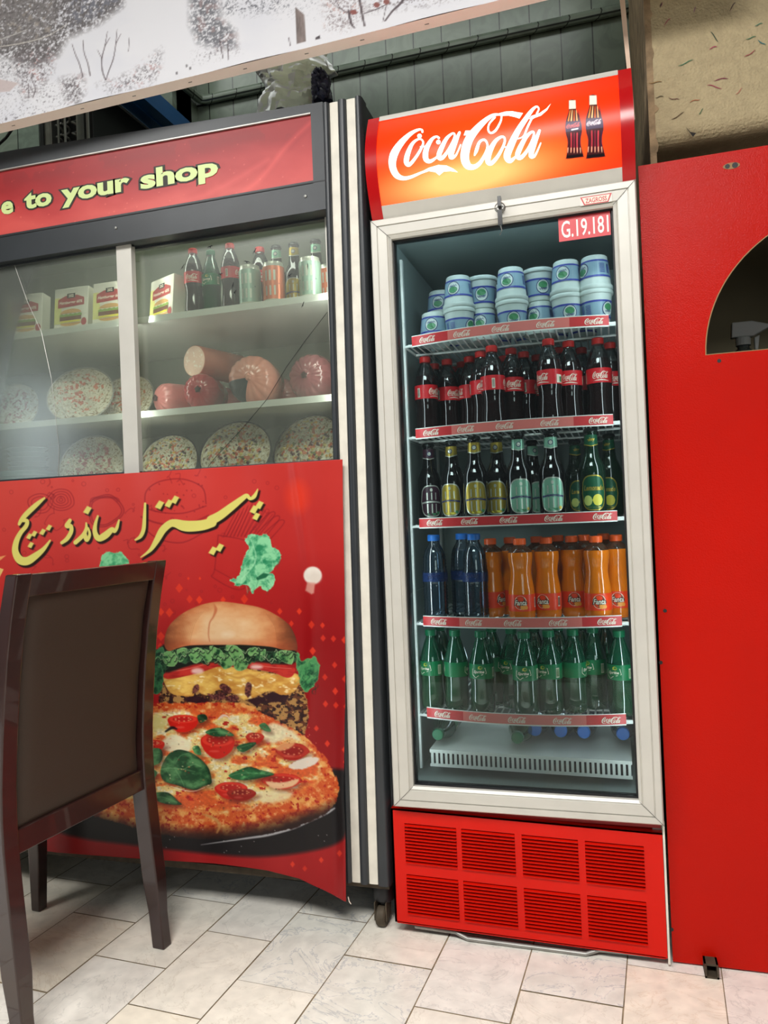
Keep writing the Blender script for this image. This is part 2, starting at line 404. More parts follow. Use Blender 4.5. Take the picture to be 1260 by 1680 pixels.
M['darkwood'] = mat('wine_dark_wood', (46, 26, 24), 0.28, noise=0.15, nscale=20, coat=0.4)
M['leather'] = mat('brown_leatherette', (53, 39, 28), 0.66, noise=0.06, nscale=6, bump=0.10, bscale=320)
M['blue_beam'] = mat('blue_painted_steel', (24, 84, 140), 0.45, noise=0.1)
M['brownwall'] = mat('rough_bare_render', (150, 126, 96), 0.95, noise=0.45, nscale=24, bump=1.0, bscale=70)
M['plaster'] = mat('speckled_plaster', (172, 156, 122), 0.95, noise=0.10, nscale=60, bump=0.8, bscale=180)
M['soot'] = mat('torn_plaster_patch', (34, 30, 28), 0.9)
M['kitchen'] = mat('olive_wall_paint', (128, 122, 96), 0.8, noise=0.1, nscale=6)
M['trimwood'] = mat('pale_peach_strip', (226, 196, 172), 0.6, noise=0.08)
def tilemat(name, c1, c2, grout, w, h, g, rough=0.25):
    m = mat(name, c1, rough); nt = m.node_tree; b = nt.nodes['Principled BSDF']
    tc = nt.nodes.new('ShaderNodeTexCoord'); sp = nt.nodes.new('ShaderNodeSeparateXYZ'); cb = nt.nodes.new('ShaderNodeCombineXYZ')
    ad = nt.nodes.new('ShaderNodeMath'); ad.operation = 'ADD'
    nt.links.new(tc.outputs['Object'], sp.inputs[0]); nt.links.new(sp.outputs[0], ad.inputs[0]); nt.links.new(sp.outputs[1], ad.inputs[1])
    nt.links.new(ad.outputs[0], cb.inputs[0]); nt.links.new(sp.outputs[2], cb.inputs[1])
    br = nt.nodes.new('ShaderNodeTexBrick'); br.offset = 0.0; br.inputs['Scale'].default_value = 1
    br.inputs['Brick Width'].default_value = w; br.inputs['Row Height'].default_value = h; br.inputs['Mortar Size'].default_value = g
    br.inputs['Color1'].default_value = lin(c1)+(1,); br.inputs['Color2'].default_value = lin(c2)+(1,); br.inputs['Mortar'].default_value = lin(grout)+(1,)
    br.inputs['Mortar Smooth'].default_value = 0.1
    nt.links.new(cb.outputs[0], br.inputs['Vector'])
    v = nt.nodes.new('ShaderNodeTexNoise'); v.inputs['Scale'].default_value = 11; v.inputs['Detail'].default_value = 3; v.inputs['Distortion'].default_value = 1.5
    nt.links.new(tc.outputs['Object'], v.inputs['Vector'])
    r = nt.nodes.new('ShaderNodeMapRange'); r.inputs[1].default_value = .4; r.inputs[2].default_value = .6; r.inputs[3].default_value = .86; r.inputs[4].default_value = 1.08
    nt.links.new(v.outputs['Fac'], r.inputs[0])
    s = nt.nodes.new('ShaderNodeVectorMath'); s.operation = 'SCALE'; nt.links.new(br.outputs['Color'], s.inputs[0]); nt.links.new(r.outputs[0], s.inputs['Scale'])
    nt.links.new(s.outputs[0], b.inputs['Base Color'])
    return m
M['walltile'] = tilemat('sage_wall_tiles', (116, 126, 112), (106, 118, 106), (46, 50, 46), 0.1, 0.2, 0.0022)
def marble(name, base, vein, amt):
    m = mat(name, base, 0.30, bump=0.05, bscale=30); nt = m.node_tree; b = nt.nodes['Principled BSDF']; tc = nt.nodes.new('ShaderNodeTexCoord')
    w = nt.nodes.new('ShaderNodeTexNoise'); w.inputs['Scale'].default_value = 5.5; w.inputs['Detail'].default_value = 9; w.inputs['Roughness'].default_value = .62; w.inputs['Distortion'].default_value = 2.2
    nt.links.new(tc.outputs['Object'], w.inputs['Vector'])
    cr = nt.nodes.new('ShaderNodeValToRGB'); e = cr.color_ramp.elements
    e[0].position = .30; e[0].color = lin([k*(1-.10*amt) for k in base])+(1,); e[1].position = .75; e[1].color = lin(base)+(1,)
    a = e.new(.485); a.color = lin(base)+(1,); a = e.new(.50); a.color = lin([base[i]*(1-amt)+vein[i]*amt for i in range(3)])+(1,); a = e.new(.515); a.color = lin(base)+(1,)
    nt.links.new(w.outputs['Fac'], cr.inputs[0])
    n = nt.nodes.new('ShaderNodeTexNoise'); n.inputs['Scale'].default_value = 26; n.inputs['Detail'].default_value = 8
    nt.links.new(tc.outputs['Object'], n.inputs['Vector'])
    r = nt.nodes.new('ShaderNodeMapRange'); r.inputs[1].default_value = .3; r.inputs[2].default_value = .7; r.inputs[3].default_value = .88; r.inputs[4].default_value = 1.06
    nt.links.new(n.outputs['Fac'], r.inputs[0])
    s = nt.nodes.new('ShaderNodeVectorMath'); s.operation = 'SCALE'; nt.links.new(cr.outputs[0], s.inputs[0]); nt.links.new(r.outputs[0], s.inputs['Scale'])
    nt.links.new(s.outputs[0], b.inputs['Base Color']); return m
MARB = [marble('cream_marble', (246, 240, 226), (190, 180, 162), .3), marble('grey_marble', (240, 237, 226), (172, 176, 180), .6),
        marble('warm_marble', (248, 240, 222), (205, 185, 155), .3), marble('pale_marble', (244, 240, 230), (180, 178, 172), .35)]

# ------------------------------------------------------------------ setting: floor and walls
f = MB(); grout = mat('sandy_grout', (150, 132, 104), 0.9, noise=0.4, nscale=30); f.use(grout)
f.add([(-4, -1.5, -.0015), (2, -1.5, -.0015), (2, 3, -.0015), (-4, 3, -.0015)], [(0, 1, 2, 3)])
th = radians(-3.3); us = [-1.104, -.924, -.733, -.521, -.323, -.114, .079]; jo = {0: 1.637, 1: 1.479, 2: 1.633, 3: 1.50, 4: 1.614, 5: 1.47}
cols = [us[0]-.199*k for k in range(12, 0, -1)] + us + [us[-1]+.199*k for k in range(1, 9)]
def uv(u, v): return (u*cos(th)-v*sin(th), u*sin(th)+v*cos(th))
for ci in range(len(cols)-1):
    k = ci-12; off = jo.get(k, 1.62 if k % 2 == 0 else 1.47)
    v0 = off-.30*9
    for j in range(14):
        a0, a1, b0, b1 = cols[ci], cols[ci+1], v0+.30*j, v0+.30*(j+1); g = random.uniform(.0010, .0022)
        q = [uv(a0+g, b0+g), uv(a1-g, b0+g), uv(a1-g, b1-g), uv(a0+g, b1-g)]
        h = random.uniform(-.0006, .0006)
        f.use(MARB[random.choice([0, 0, 2, 3, 1])] if not (k == 2 and 1.3 < b0 < 1.6) else MARB[1])
        f.add([(x, y, h) for x, y in q], [(0, 1, 2, 3)])
struct(f.build('floor'))

b = MB(); b.use(M['walltile']); b.box(-1.45, .135, 2.6, 2.7, 0, 3.2); b.box(-3.6, -1.45, 2.45, 2.55, 0, 3.2); b.box(-1.50, -1.45, 2.42, 2.62, 0, 3.2)
struct(b.build('wall_back'))
b = MB(); b.use(M['walltile'])
b.tube([(-1.44, 2.40, 2.61), (-1.425, 2.57, 2.61), (-1.40, 2.585, 2.61), (.13, 2.585, 2.61)], .017, 10)
b.box(-1.45, .13, 2.592, 2.6, 2.60, 2.635)
struct(b.build('trim_1', smooth=True))
b = MB(); b.use(M['walltile']); b.box(-3.8, -3.7, -.6, 2.6, 0, 3.2); struct(b.build('wall_left'))

# plaster lintel block with a rounded lower edge above the red partition, rough bare side
b = MB(); b.use(M['plaster'])
prof = [(2.10, 1.822), (1.875, 1.822)] + [(1.875-.035*sin(a), 1.857-.035*cos(a)) for a in [pi/2*k/6 for k in range(1, 7)]] + [(1.84, 3.2), (2.10, 3.2)]
b.prism(prof, lambda y, z, d: (d, y, z), .128, 1.6)
fib = [((150, 70, 80), 1095, 35, 14, .8), ((60, 75, 60), 1172, 60, 18, -.9), ((70, 110, 80), 1232, 62, 16, .2), ((40, 105, 110), 1250, 70, 14, -.6), ((160, 60, 90), 1170, 78, 12, .2),
       ((150, 70, 75), 1230, 88, 20, .6), ((60, 110, 80), 1125, 103, 24, .35), ((120, 45, 70), 1183, 130, 22, .15), ((150, 60, 80), 1172, 142, 22, -.2), ((90, 80, 60), 1082, 159, 12, .1),
       ((110, 80, 70), 1106, 162, 16, -.2), ((160, 100, 70), 1140, 165, 16, .3), ((70, 100, 70), 1150, 183, 10, .9), ((90, 70, 50), 1112, 190, 22, .5), ((120, 60, 80), 1085, 8, 10, 1.2),
       ((40, 38, 30), 1084, 8, 9, 1.4), ((140, 110, 70), 1075, 135, 20, .05), ((170, 110, 90), 1212, 150, 14, .8), ((80, 60, 60), 1202, 10, 16, 1.0), ((130, 90, 110), 1140, 15, 10, 1.3), ((60, 110, 90), 1245, 40, 12, .2)]
for cc, x, y, L, a in fib:
    b.use(mat('plaster_fibre', cc, .9)); p = []
    for k in range(5):
        t = k/4-.5; q = at(x+L*t*cos(a)*1.1, y-L*t*sin(a)*1.1+1.2*sin(k*1.3+x), 1.8385); p.append((q.x, q.z, .0018 if 0 < k < 4 else .0006))
    b.flat(ribbon(p, 3, caps=False), lambda u, v: (u, 1.8385, v))
b.use(M['soot'])
b.flat([[(.19, 1.852), (.20, 1.838), (.212, 1.8330), (.205, 1.826)]], lambda u, v: (u, 1.8388, v))
struct(b.build('wall_right'))
b = MB(); b.use(M['brownwall']); b.box(.114, .1279, 1.8395, 2.60, 0, 3.2)
for k in range(16):
    z = 1.83+k*.085+random.uniform(-.03, .03); w_ = random.uniform(.002, .010); h_ = random.uniform(.01, .035)
    b.add([(.127, 1.8385, z), (.128+w_*.4, 1.8385, z+.002), (.128+w_, 1.8385, z+h_*.5), (.128+w_*.3, 1.8385, z+h_), (.127, 1.8385, z+h_*1.1)], [(0, 1, 2, 3, 4)])
struct(b.build('wall_pier'))
b = MB(); b.use(M['kitchen']); b.box(.150, 1.8, 2.62, 2.70, 0, 3.0); b.box(.15, 1.8, 2.10, 2.62, 2.15, 2.2); b.box(1.7, 1.8, 1.84, 2.62, 0, 3)
struct(b.build('wall_kitchen'))
b = MB(); b.use(M['trimwood'])
q = [at(1013, -40, 1.836), at(1022, -40, 1.836), at(1042, 196, 1.836), at(1037, 198, 1.836)]
b.add([tuple(v) for v in q]+[(v.x, v.y+.006, v.z) for v in q], [(0, 1, 2, 3), (7, 6, 5, 4), (0, 4, 5, 1), (1, 5, 6, 2), (2, 6, 7, 3), (3, 7, 4, 0)])
struct(b.build('trim_2'))

# ------------------------------------------------------------------ red partition with arched hatch
t = thing('partition_panel', 'tall glossy red board partition with an arched hatch, right of the drinks cooler', 'partition', (.55, 1.806, 0))
b = MB(); b.use(M['redpanel'])
xc, zc, r = .495, 1.33, .289
arc = [(xc-r*cos(a), zc+r*sin(a)) for a in [pi*k/48 for k in range(49)]]
F = lambda u, v, d: (u, d, v)
x0, x1, z0, z1 = .085, .95, .004, 1.764
def pan(poly): b.prism(poly, F, 1.800, 1.812)
pan([(x0, z0), (x1, z0), (x1, zc), (x0, zc)][::-1])
pan([(x0, zc), (x0, z1), (xc, z1)] + arc[:25][::-1])
pan([(xc, z1), (x1, z1), (x1, zc)] + arc[24:][::-1])
b.use(M['chip'])
for i in range(48):
    (ax, az), (bx, bz) = arc[i], arc[i+1]
    k = .0022; sx = lambda X, Z: (xc+(X-xc)*(1-k/r*1.0), zc+(Z-zc)*(1-k/r))
    b.add([(ax, 1.7996, az), (bx, 1.7996, bz), (sx(bx, bz)[0], 1.7996, sx(bx, bz)[1]), (sx(ax, az)[0], 1.7996, sx(ax, az)[1])], [(0, 1, 2, 3)])
b.box(xc-r, xc+r, 1.7995, 1.812, zc, zc+.0015)
board = b.build('board', t)
b = MB(); b.use(M['black'])
for x, y in [(1180, 592), (1091, 1002), (1084, 1087), (1102, 1525)]:
    p = at(x, y, 1.7994); b.flat([disc(p.x, p.z, .0042)], lambda u, v: (u, 1.7994, v))
b.build('screw_hole', t)
b = MB(); p = at(1200, 272, 1.7994)
b.use(M['chip']); b.flat([disc(p.x, p.z, .017, .007)], lambda u, v: (u, 1.7993, v)); b.use(M['black']); b.flat([disc(p.x-.008, p.z, .005), disc(p.x+.007, p.z, .006)], lambda u, v: (u, 1.7990, v))
b.build('bolt_hole', t)
b = MB(); b.use(M['rust']); p = atz(1170, 1612, 0)
x, y = p.x, 1.80
b.box(x-.014, x+.014, y-.042, y+.03, 0, .004); b.box(x-.014, x-.010, y-.042, y+.03, 0, .024); b.box(x+.010, x+.014, y-.042, y+.03, 0, .024); b.box(x-.014, x+.014, y-.03, y+.03, .020, .024)
b.build('floor_bracket', t)

# things seen through the hatch
b = MB(); b.use(M['charcoal']); b.box(.16, 1.2, 2.05, 2.58, .02, 1.285); t = tag(b.build('counter_unit', org=Vector((.68, 2.3, 0)), bevel=.004), 'dark counter seen through the arched hatch, behind the partition', 'counter')
cn = t
b = MB(); b.use(M['black'])
for k, (x, w, h, y) in enumerate([(.30, .12, .045, 2.45), (.42, .10, .03, 2.40)]):
    for j in range(3): b.box(x-w/2, x+w/2, y-.05, y+.05, 1.286+h*j+.001, 1.286+h*(j+1)-.004)
tag(b.build('storage_tray_stack', org=Vector((.36, 2.43, 1.286)), bevel=.003), 'stack of black trays on the dark counter behind the hatch', 'trays')
pb = at(1222, 575, 2.10)
t = thing('spray_bottle', 'clear trigger spray bottle standing on the counter behind the arched hatch', 'spray bottle', (pb.x, 2.12, 1.286))
G_clear = glassy('clear_bottle_wall', (190, 205, 205), .10, .05, body=.25, bodycol=(130, 140, 140))
b = MB(); b.use(G_clear); b.lathe([(0, 0), (.026, 0), (.028, .005), (.028, .06), (.020, .078), (.011, .086), (.011, .094)], 20, (pb.x, 2.12, 1.286)); b.build('bottle', t, smooth=True)
b = MB(); b.use(mat('grey_trigger', (190, 198, 194), .4))
b.lathe([(.014, 0), (.014, .016), (0, .016)], 16, (pb.x, 2.12, 1.378))
b.prism([(-.022, .016), (.018, .016), (.046, .030), (.048, .036), (.016, .046), (-.020, .046)], lambda u, v, d: (pb.x+u, d, 1.378+v), 2.110, 2.130)
b.prism([(.020, .014), (.030, .018), (.026, -.012), (.020, -.010)], lambda u, v, d: (pb.x+u, d, 1.378+v), 2.115, 2.125)
b.build('trigger_head', t, bevel=.002); t.scale = (1.28,)*3
pb = at(1254, 572, 2.10)
b = MB(); b.use(mat('brown_carton', (92, 70, 52), .8)); b.box(pb.x-.02, pb.x+.05, 2.07, 2.14, 1.2855, 1.352)
b.use(M['chip']); b.box(pb.x-.012, pb.x+.04, 2.069, 2.0705, 1.318, 1.330); b.box(pb.x-.012, pb.x+.02, 2.069, 2.0705, 1.300, 1.304)
tag(b.build('carton', org=Vector((pb.x, 2.1, 1.2855))), 'small brown carton right of the spray bottle behind the hatch', 'box')

# ------------------------------------------------------------------ drinks cooler
ft = thing('drinks_cooler', 'tall glass-door drinks cooler with glowing red sign and red louvred base', 'fridge', (-.227, 2.06, 0))
LX0, LX1 = -.532, .076
b = MB(); b.use(M['alu_dark'])
b.box(LX0, LX0+.022, 1.80, 2.38, .02, 1.97); b.box(LX1-.022, LX1, 1.80, 2.38, .02, 1.97); b.box(LX0+.022, LX1-.022, 2.35, 2.38, .02, 1.97)
b.box(LX0+.022, LX1-.022, 1.80, 2.35, 1.715, 1.735); b.box(LX0+.022, LX1-.022, 1.84, 2.35, .30, .335)
b.use(M['black']); b.box(LX0+.01, LX1-.01, 1.84, 2.37, .006, .03)
b.use(M['steel']); b.tube([(-.50, 1.80, .016), (-.40, 1.795, .016), (-.37, 1.79, .006), (-.10, 1.785, .006), (-.07, 1.795, .014), (.04, 1.80, .012)], .0055, 8)
b.build('cabinet', ft, bevel=.002)
b = MB(); b.use(M['liner'])
ix0, ix1, iy1, iz0, iz1 = -.502, .048, 2.33, .355, 1.70
b.add([(ix0, 1.80, iz0), (ix1, 1.80, iz0), (ix1, iy1, iz0), (ix0, iy1, iz0), (ix0, 1.80, iz1), (ix1, 1.80, iz1), (ix1, iy1, iz1), (ix0, iy1, iz1)],
      [(0, 1, 2, 3), (4, 7, 6, 5), (3, 2, 6, 7), (0, 3, 7, 4), (1, 5, 6, 2)])
for zz in (.80, 1.2): b.box(ix0, ix0+.004, 1.84, 2.30, zz, zz+.012)
b.build('liner', ft, label='pale grey inner lining')
for x in (-.494, .036):
    b = MB(); b.use(M['wire']); b.box(x, x+.006, 1.885, 1.897, .37, 1.66); b.box(x, x+.006, 2.22, 2.235, .37, 1.66); b.build('shelf_rail', ft)

# sign box on top, bulging forward
def bulge(z): return 1.775-.042*sin(pi*min(max((z-1.722)/.248, 0), 1))
def sheet(mb, xa, xb, za, zb, off=0, n=18):
    zs = [za+(zb-za)*k/n for k in range(n+1)]; vs = []
    for z in zs: vs += [(xa, bulge(z)-off, z), (xb, bulge(z)-off, z)]
    mb.add(vs, [(2*k, 2*k+1, 2*k+3, 2*k+2) for k in range(n)])
def slab(mb, xa, xb, za, zb, off, n=18):
    zs = [za+(zb-za)*k/n for k in range(n+1)]; P = [(bulge(z)-off, z) for z in zs]+[(1.80, zb), (1.80, za)]
    mb.prism(P, lambda y, z, d: (d, y, z), xa, xb)
sg = MB(); sg.use(M['red_side']); slab(sg, -.528, -.500, 1.722, 1.970, .003); slab(sg, .050, .078, 1.722, 1.970, .003)
sg.use(M['alu']); slab(sg, -.500, .050, 1.722, 1.750, .002, 4); slab(sg, -.500, .050, 1.958, 1.972, .002, 4)
sg.use(M['black']); slab(sg, -.5, .05, 1.750, 1.958, -.006)
signbox = sg.build('sign_housing', ft, smooth=True)
cv = Canvas(600, 100, 1050, 375, 2, (232, 30, 6))
X, Y = cv.X, cv.Y; w = (slice(None), slice(None))
d1 = np.exp(-(((X-770)/150)**2+((Y-(292-(X-770)*.19))/42)**2)); d2 = np.exp(-(((X-800)/260)**2+((Y-215)/110)**2))
cv.blend(w, np.clip(d2, 0, 1), (255, 62, 4), .9); cv.blend(w, np.clip(d1*1.15, 0, 1), (255, 186, 112), .95)
for bx, by, sc in ((939, 164, 1.0), (973, 156, 1.08)):
    def q(pts): return [(bx+(u-344)/7.41*sc, by+(v-175)/7.41*sc) for u, v in pts]
    out = q([(300,180),(385,178),(388,285),(430,380),(455,470),(462,560),(440,650),(440,700),(478,850),(470,868),(280,890),(270,870),(292,700),(268,600),(258,520),(262,440),(295,330),(302,285)])
    cv.poly(out, (58, 22, 26), smooth=2); cv.poly(q([(303,180),(383,178),(387,280),(303,285)]), (214, 208, 180))
    for k in range(5):
        u = 310+k*28; cv.stroke([(*q([(u+(k-2)*-4, 300)])[0], 1.2), (*q([(u+(k-2)*7, 425)])[0], 2.4)], [(232, 140, 60), (250, 190, 120), (200, 90, 30), (240, 170, 110), (90, 40, 40)][k])
        cv.stroke([(*q([(u+(k-2)*9, 580)])[0], 2.6), (*q([(u+(k-2)*7, 690)])[0], 2.2), (*q([(u+(k-2)*10, 800)])[0], 2.2)], [(70, 26, 34), (176, 50, 60), (120, 30, 50), (190, 60, 70), (60, 30, 50)][k])
        cv.stroke([(*q([(u+(k-2)*9, 760)])[0], 1.6), (*q([(u+(k-2)*11, 815)])[0], 1.2)], (225, 170, 130))
    cv.poly(q([(268,440),(440,425),(458,470),(460,540),(262,565),(258,520)]), (66, 50, 74)); cv.poly(q([(275,850),(476,830),(470,868),(280,890)]), (20, 12, 16))
    for P in LG[::1]: cv.poly([(bx-10.5*sc+u/1200*23*sc, by+41*sc+(v-350)/1200*23*sc) for u, v in P], (220, 90, 90) if sc == 1 else (240, 225, 225), .9, .3)
    if sc == 1: cv.stroke([(bx-1, by+49, 2), (bx+9, by+47, 2)], (235, 235, 235))
nz, nx = 150, 620
zz, xx = np.meshgrid(np.linspace(1.750, 1.958, nz), np.linspace(-.500, .050, nx), indexing='ij')
P3 = np.stack([xx, 1.775-.042*np.sin(np.pi*(zz-1.722)/.248)-.0005, zz], -1)
signlit = printed('backlit_sign_film', .30, emit=0.66, spec=.22)
pn = ink_grid('sign_panel', signbox, P3, nx, nz, cv, signlit, 'glowing red backlit panel with two printed bottles')
# lettering rectified from the traced logo
def l2w(u, v):
    p = at(630+u/4.5, 150+v/4.5, 1.745); p = at(630+u/4.5, 150+v/4.5, bulge(p.z)-.0012); return p
LGW = [[(l2w(u, v).x, l2w(u, v).z) for u, v in P] for P in LG]
b = MB(); b.use(mat('backlit_white_lettering', (250, 248, 245), .3, emit=(255, 246, 240), es=.80))
for P in LGW: b.add([(x, bulge(z)-.0012, z) for x, z in P], [tuple(range(len(P)))])
b.build('lettering', signbox)
ax0, ax1, az0, az1 = bounds(LGW)
LGN = [[((x-ax0)/(ax1-ax0), (z-az0)/(ax1-ax0)) for x, z in P] for P in LGW]      # logo, width 1
LGH = (az1-az0)/(ax1-ax0)

# louvred base panel
Tg = lambda p: (p[0], p[1], p[2]-.020*(p[0]+.545))
b = MB(); b.use(M['red']); gx = [-.545, -.512, -.386, -.374, -.249, -.233, -.107, -.092, .034, .0735]; gz = [.030, .052, .148, .174, .270, .303]
y0, y1 = 1.784, 1.790
for i in range(0, 9, 2): b.box(gx[i], gx[i+1], y0, y1, gz[0], gz[-1], Tg)
for i in range(1, 9, 2):
    for z0_, z1_ in ((gz[0], gz[1]), (gz[2], gz[3]), (gz[4], gz[5])): b.box(gx[i], gx[i+1], y0, y1, z0_, z1_, Tg)
b.box(-.545, -.540, y0, 1.83, gz[0], gz[-1], Tg); b.box(-.545, .0735, y0, 1.83, gz[-1]-.004, gz[-1], Tg); b.box(-.54, .07, y0, 1.80, gz[0]-.002, gz[0]+.002, Tg)
gp = b.build('base_panel', ft)
b = MB(); b.use(mat('deep_red_recess', (70, 8, 10), .6)); b.box(-.53, .07, 1.806, 1.81, .04, .30, Tg); b.build('backing', gp)
for i in range(1, 9, 2):
    for za, zb in ((gz[1], gz[2]), (gz[3], gz[4])):
        b = MB(); b.use(M['red']); n = 12
        for k in range(n):
            z = za+(zb-za)*(k+.5)/n; h = (zb-za)/n
            b.add([Tg(p) for p in [(gx[i], 1.779, z-h*.10), (gx[i+1], 1.779, z-h*.10), (gx[i+1], 1.790, z+h*.14), (gx[i], 1.790, z+h*.14), (gx[i], 1.779, z-h*.24), (gx[i+1], 1.779, z-h*.24), (gx[i+1], 1.790, z+h*.02), (gx[i], 1.790, z+h*.02)]],
                  [(0, 1, 2, 3), (7, 6, 5, 4), (0, 4, 5, 1), (3, 2, 6, 7), (0, 3, 7, 4), (1, 5, 6, 2)])
        b.build('louvre', gp)
b = MB(); b.use(M['white_stripe']); b.box(.0745, .079, 1.782, 1.80, .006, .315); b.build('edge_trim', ft)
b = MB(); b.use(M['dark_red']); b.box(-.53, .072, 1.797, 1.84, .296, .335); b.build('sill', ft)

# door
def ringloft(mb, x0, x1, z0, z1, prof):
    vs = []; fs = []
    for ins, y in prof: vs += [(x0+ins, y, z0+ins), (x1-ins, y, z0+ins), (x1-ins, y, z1-ins), (x0+ins, y, z1-ins)]
    for i in range(len(prof)-1):
        for k in range(4): k2 = (k+1) % 4; fs.append((4*i+k, 4*i+k2, 4*i+4+k2, 4*i+4+k))
    mb.add(vs, fs)
DX0, DX1, DZ0, DZ1 = -.531, .0775, .316, 1.7205
b = MB(); b.use(M['alu'])
ringloft(b, DX0, DX1, DZ0, DZ1, [(0, 1.798), (0, 1.764), (.003, 1.760), (.016, 1.760), (.0165, 1.763), (.0185, 1.763), (.019, 1.760), (.040, 1.761), (.042, 1.764), (.044, 1.762), (.050, 1.766), (.0505, 1.785)])
b.use(M['black'])
for (xa, za, xb, zb) in ((DX0, DZ0, DX0+.05, DZ0+.05), (DX1, DZ0, DX1-.05, DZ0+.05), (DX0, DZ1, DX0+.05, DZ1-.05), (DX1, DZ1, DX1-.05, DZ1-.05)):
    b.flat(ribbon([(xa, za, .0009), ((xa+xb)/2, (za+zb)/2, .0009), (xb, zb, .0009)], 2, caps=False), lambda u, v: (u, 1.7592, v))
door = b.build('door', ft)
b = MB(); b.use(M['black']); ringloft(b, DX0, DX1, DZ0, DZ1, [(.0495, 1.779), (.0495, 1.776), (.0535, 1.776), (.0545, 1.780), (.0545, 1.797), (.0495, 1.797)]); b.build('gasket', door)
b = MB(); b.use(glassy('cooler_glass', (232, 240, 240), .024, .015, haze=.005, hazecol=(190, 208, 214), smear=True)); b.box(DX0+.053, DX1-.053, 1.783, 1.788, DZ0+.053, DZ1-.053); b.build('glass', door)
p = at(821, 340, 1.755)
b = MB(); b.use(M['steel']); b.lathe([(0, -.008), (.009, -.008), (.009, 0), (.011, .002), (.011, .004)], 18, (p.x, 1.757, p.z), axis='y'); b.build('lock', door, smooth=True)
b = MB(); b.use(M['blackgloss']); b.box(p.x-.004, p.x+.004, 1.735, 1.750, p.z-.004, p.z+.018); b.box(p.x-.005, p.x+.005, 1.738, 1.744, p.z-.046, p.z-.012)
b.use(M['steel']); b.tube([(p.x+.011*cos(a), 1.741, p.z-.006+.011*sin(a)) for a in [2*pi*k/16 for k in range(16)]], .0012, 6, True); b.tube([(p.x, 1.741, p.z-.045), (p.x+.003, 1.741, p.z-.058), (p.x-.002, 1.741, p.z-.068)], .0014, 6)
b.build('key', door)
def stick(name, corners, Y, base, parent, extra, label=None):
    """flat sticker: corners given on the photo, text built in the plane"""
    P = [at(x, y, Y) for x, y in corners]; mb = MB(); mb.use(base)
    x0_, x1_ = sum((P[0].x, P[3].x))/2, sum((P[1].x, P[2].x))/2; zt, zb = (P[0].z+P[1].z)/2, (P[2].z+P[3].z)/2
    mb.box(x0_, x1_, Y, Y+.0006, zb, zt); extra(mb, x0_, x1_, zb, zt); return mb.build(name, parent, label=label)
def ex(mb, a, b_, c, d):
    mb.use(M['white'])
    mb.flat(fit(text_polys('G.19.181', .012), a+.006, b_-.004, h=(d-c)*.72, base=c+(d-c)*.15), lambda u, v: (u, 1.7805, v))
stick('number_plate', [(916, 357), (1000, 347), (1003, 384), (917, 398)], 1.781, mat('number_plate_red', (206, 58, 66), .4), door, ex, 'red plate lettered G.19.181 in white')
def ex2(mb, a, b_, c, d):
    mb.use(M['stripred']); k = .008
    mb.flat([[(a, d), (b_, d), (b_-k, c), (a+k, c)]], lambda u, v: (u, 1.7585, v)); mb.use(M['cream'])
    mb.flat([[(a+.004, d-.002), (b_-.004, d-.002), (b_-k-.002, c+.002), (a+k+.002, c+.002)]], lambda u, v: (u, 1.7583, v)); mb.use(M['stripred'])
    mb.flat(fit(text_polys('ZAGROSS', .02), a+.011, b_-.011, h=(d-c)*.56, base=c+(d-c)*.22), lambda u, v: (u, 1.7580, v))
stick('maker_badge', [(948, 325), (1006, 316), (1002, 330), (956, 338)], 1.7588, M['alu'], door, ex2)

# shelves
xc_ = -.225
def yf(x): return 1.872-.042*(1-((x-xc_)/.25)**2)
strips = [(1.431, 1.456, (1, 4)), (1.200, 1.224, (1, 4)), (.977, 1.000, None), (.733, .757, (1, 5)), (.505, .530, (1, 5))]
SHZ = []
Lpx = [(0.045, .235, .435, .655, .885)]
for zb, zt, glare in strips:
    zs = zb+.006; SHZ.append(zs+.0042)
    b = MB(); b.use(M['wire']); n = 30
    for k in range(n):
        x = -.475+.500*k/(n-1); b.tube([(x, yf(x), zs), (x, 2.30, zs)], .0021, 6)
    b.tube([(x, yf(x), zs-.003) for x in [-.485+.52*k/20 for k in range(21)]], .0034, 6)
    for yy in (1.98, 2.14, 2.30): b.tube([(-.486, yy, zs-.004), (.035, yy, zs-.004)], .003, 6)
    for xx_ in (-.486, .034): b.tube([(xx_, 1.87, zs-.003), (xx_, 2.30, zs-.003)], .003, 6)
    b.box(.004, .033, 1.866, 1.872, zb+.001, zb+.009)
    sh = b.build('wire_shelf', ft)
    xs = np.linspace(-.465, .009, 60); b = MB()
    def row(mm, za, zc2, dy, i0=0, i1=59):
        b.use(mm); n_ = i1-i0
        vs = [(xs[i], yf(xs[i])-.005-dy, z) for i in range(i0, i1+1) for z in (za, zc2)]
        b.add(vs, [(2*i, 2*i+2, 2*i+3, 2*i+1) for i in range(n_)])
    row(M['white'], zb-.002, zt+.001, 0)
    if glare is None: row(M['stripred'], zb+.001, zt-.001, .0004)
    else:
        row(M['stripred'], zb+.001, zt-.001, .0004, 0, 12); row(M['salmon'], zb+.001, zt-.001, .0004, 12, 48); row(M['stripred'], zb+.001, zt-.001, .0004, 48, 59)  # salmon middle is a reflection put into the strip colour
    b.use(M['cream'])
    for u in Lpx[0]:
        lx = -.465+.474*u; wl = .044; ps = [[(lx+x*wl, zb+.004+z*.0150/LGH) for x, z in P] for P in LGN]
        b.flat(ps, lambda u_, v_: (u_, yf(u_)-.0062, v_))
    b.build('price_strip', sh)
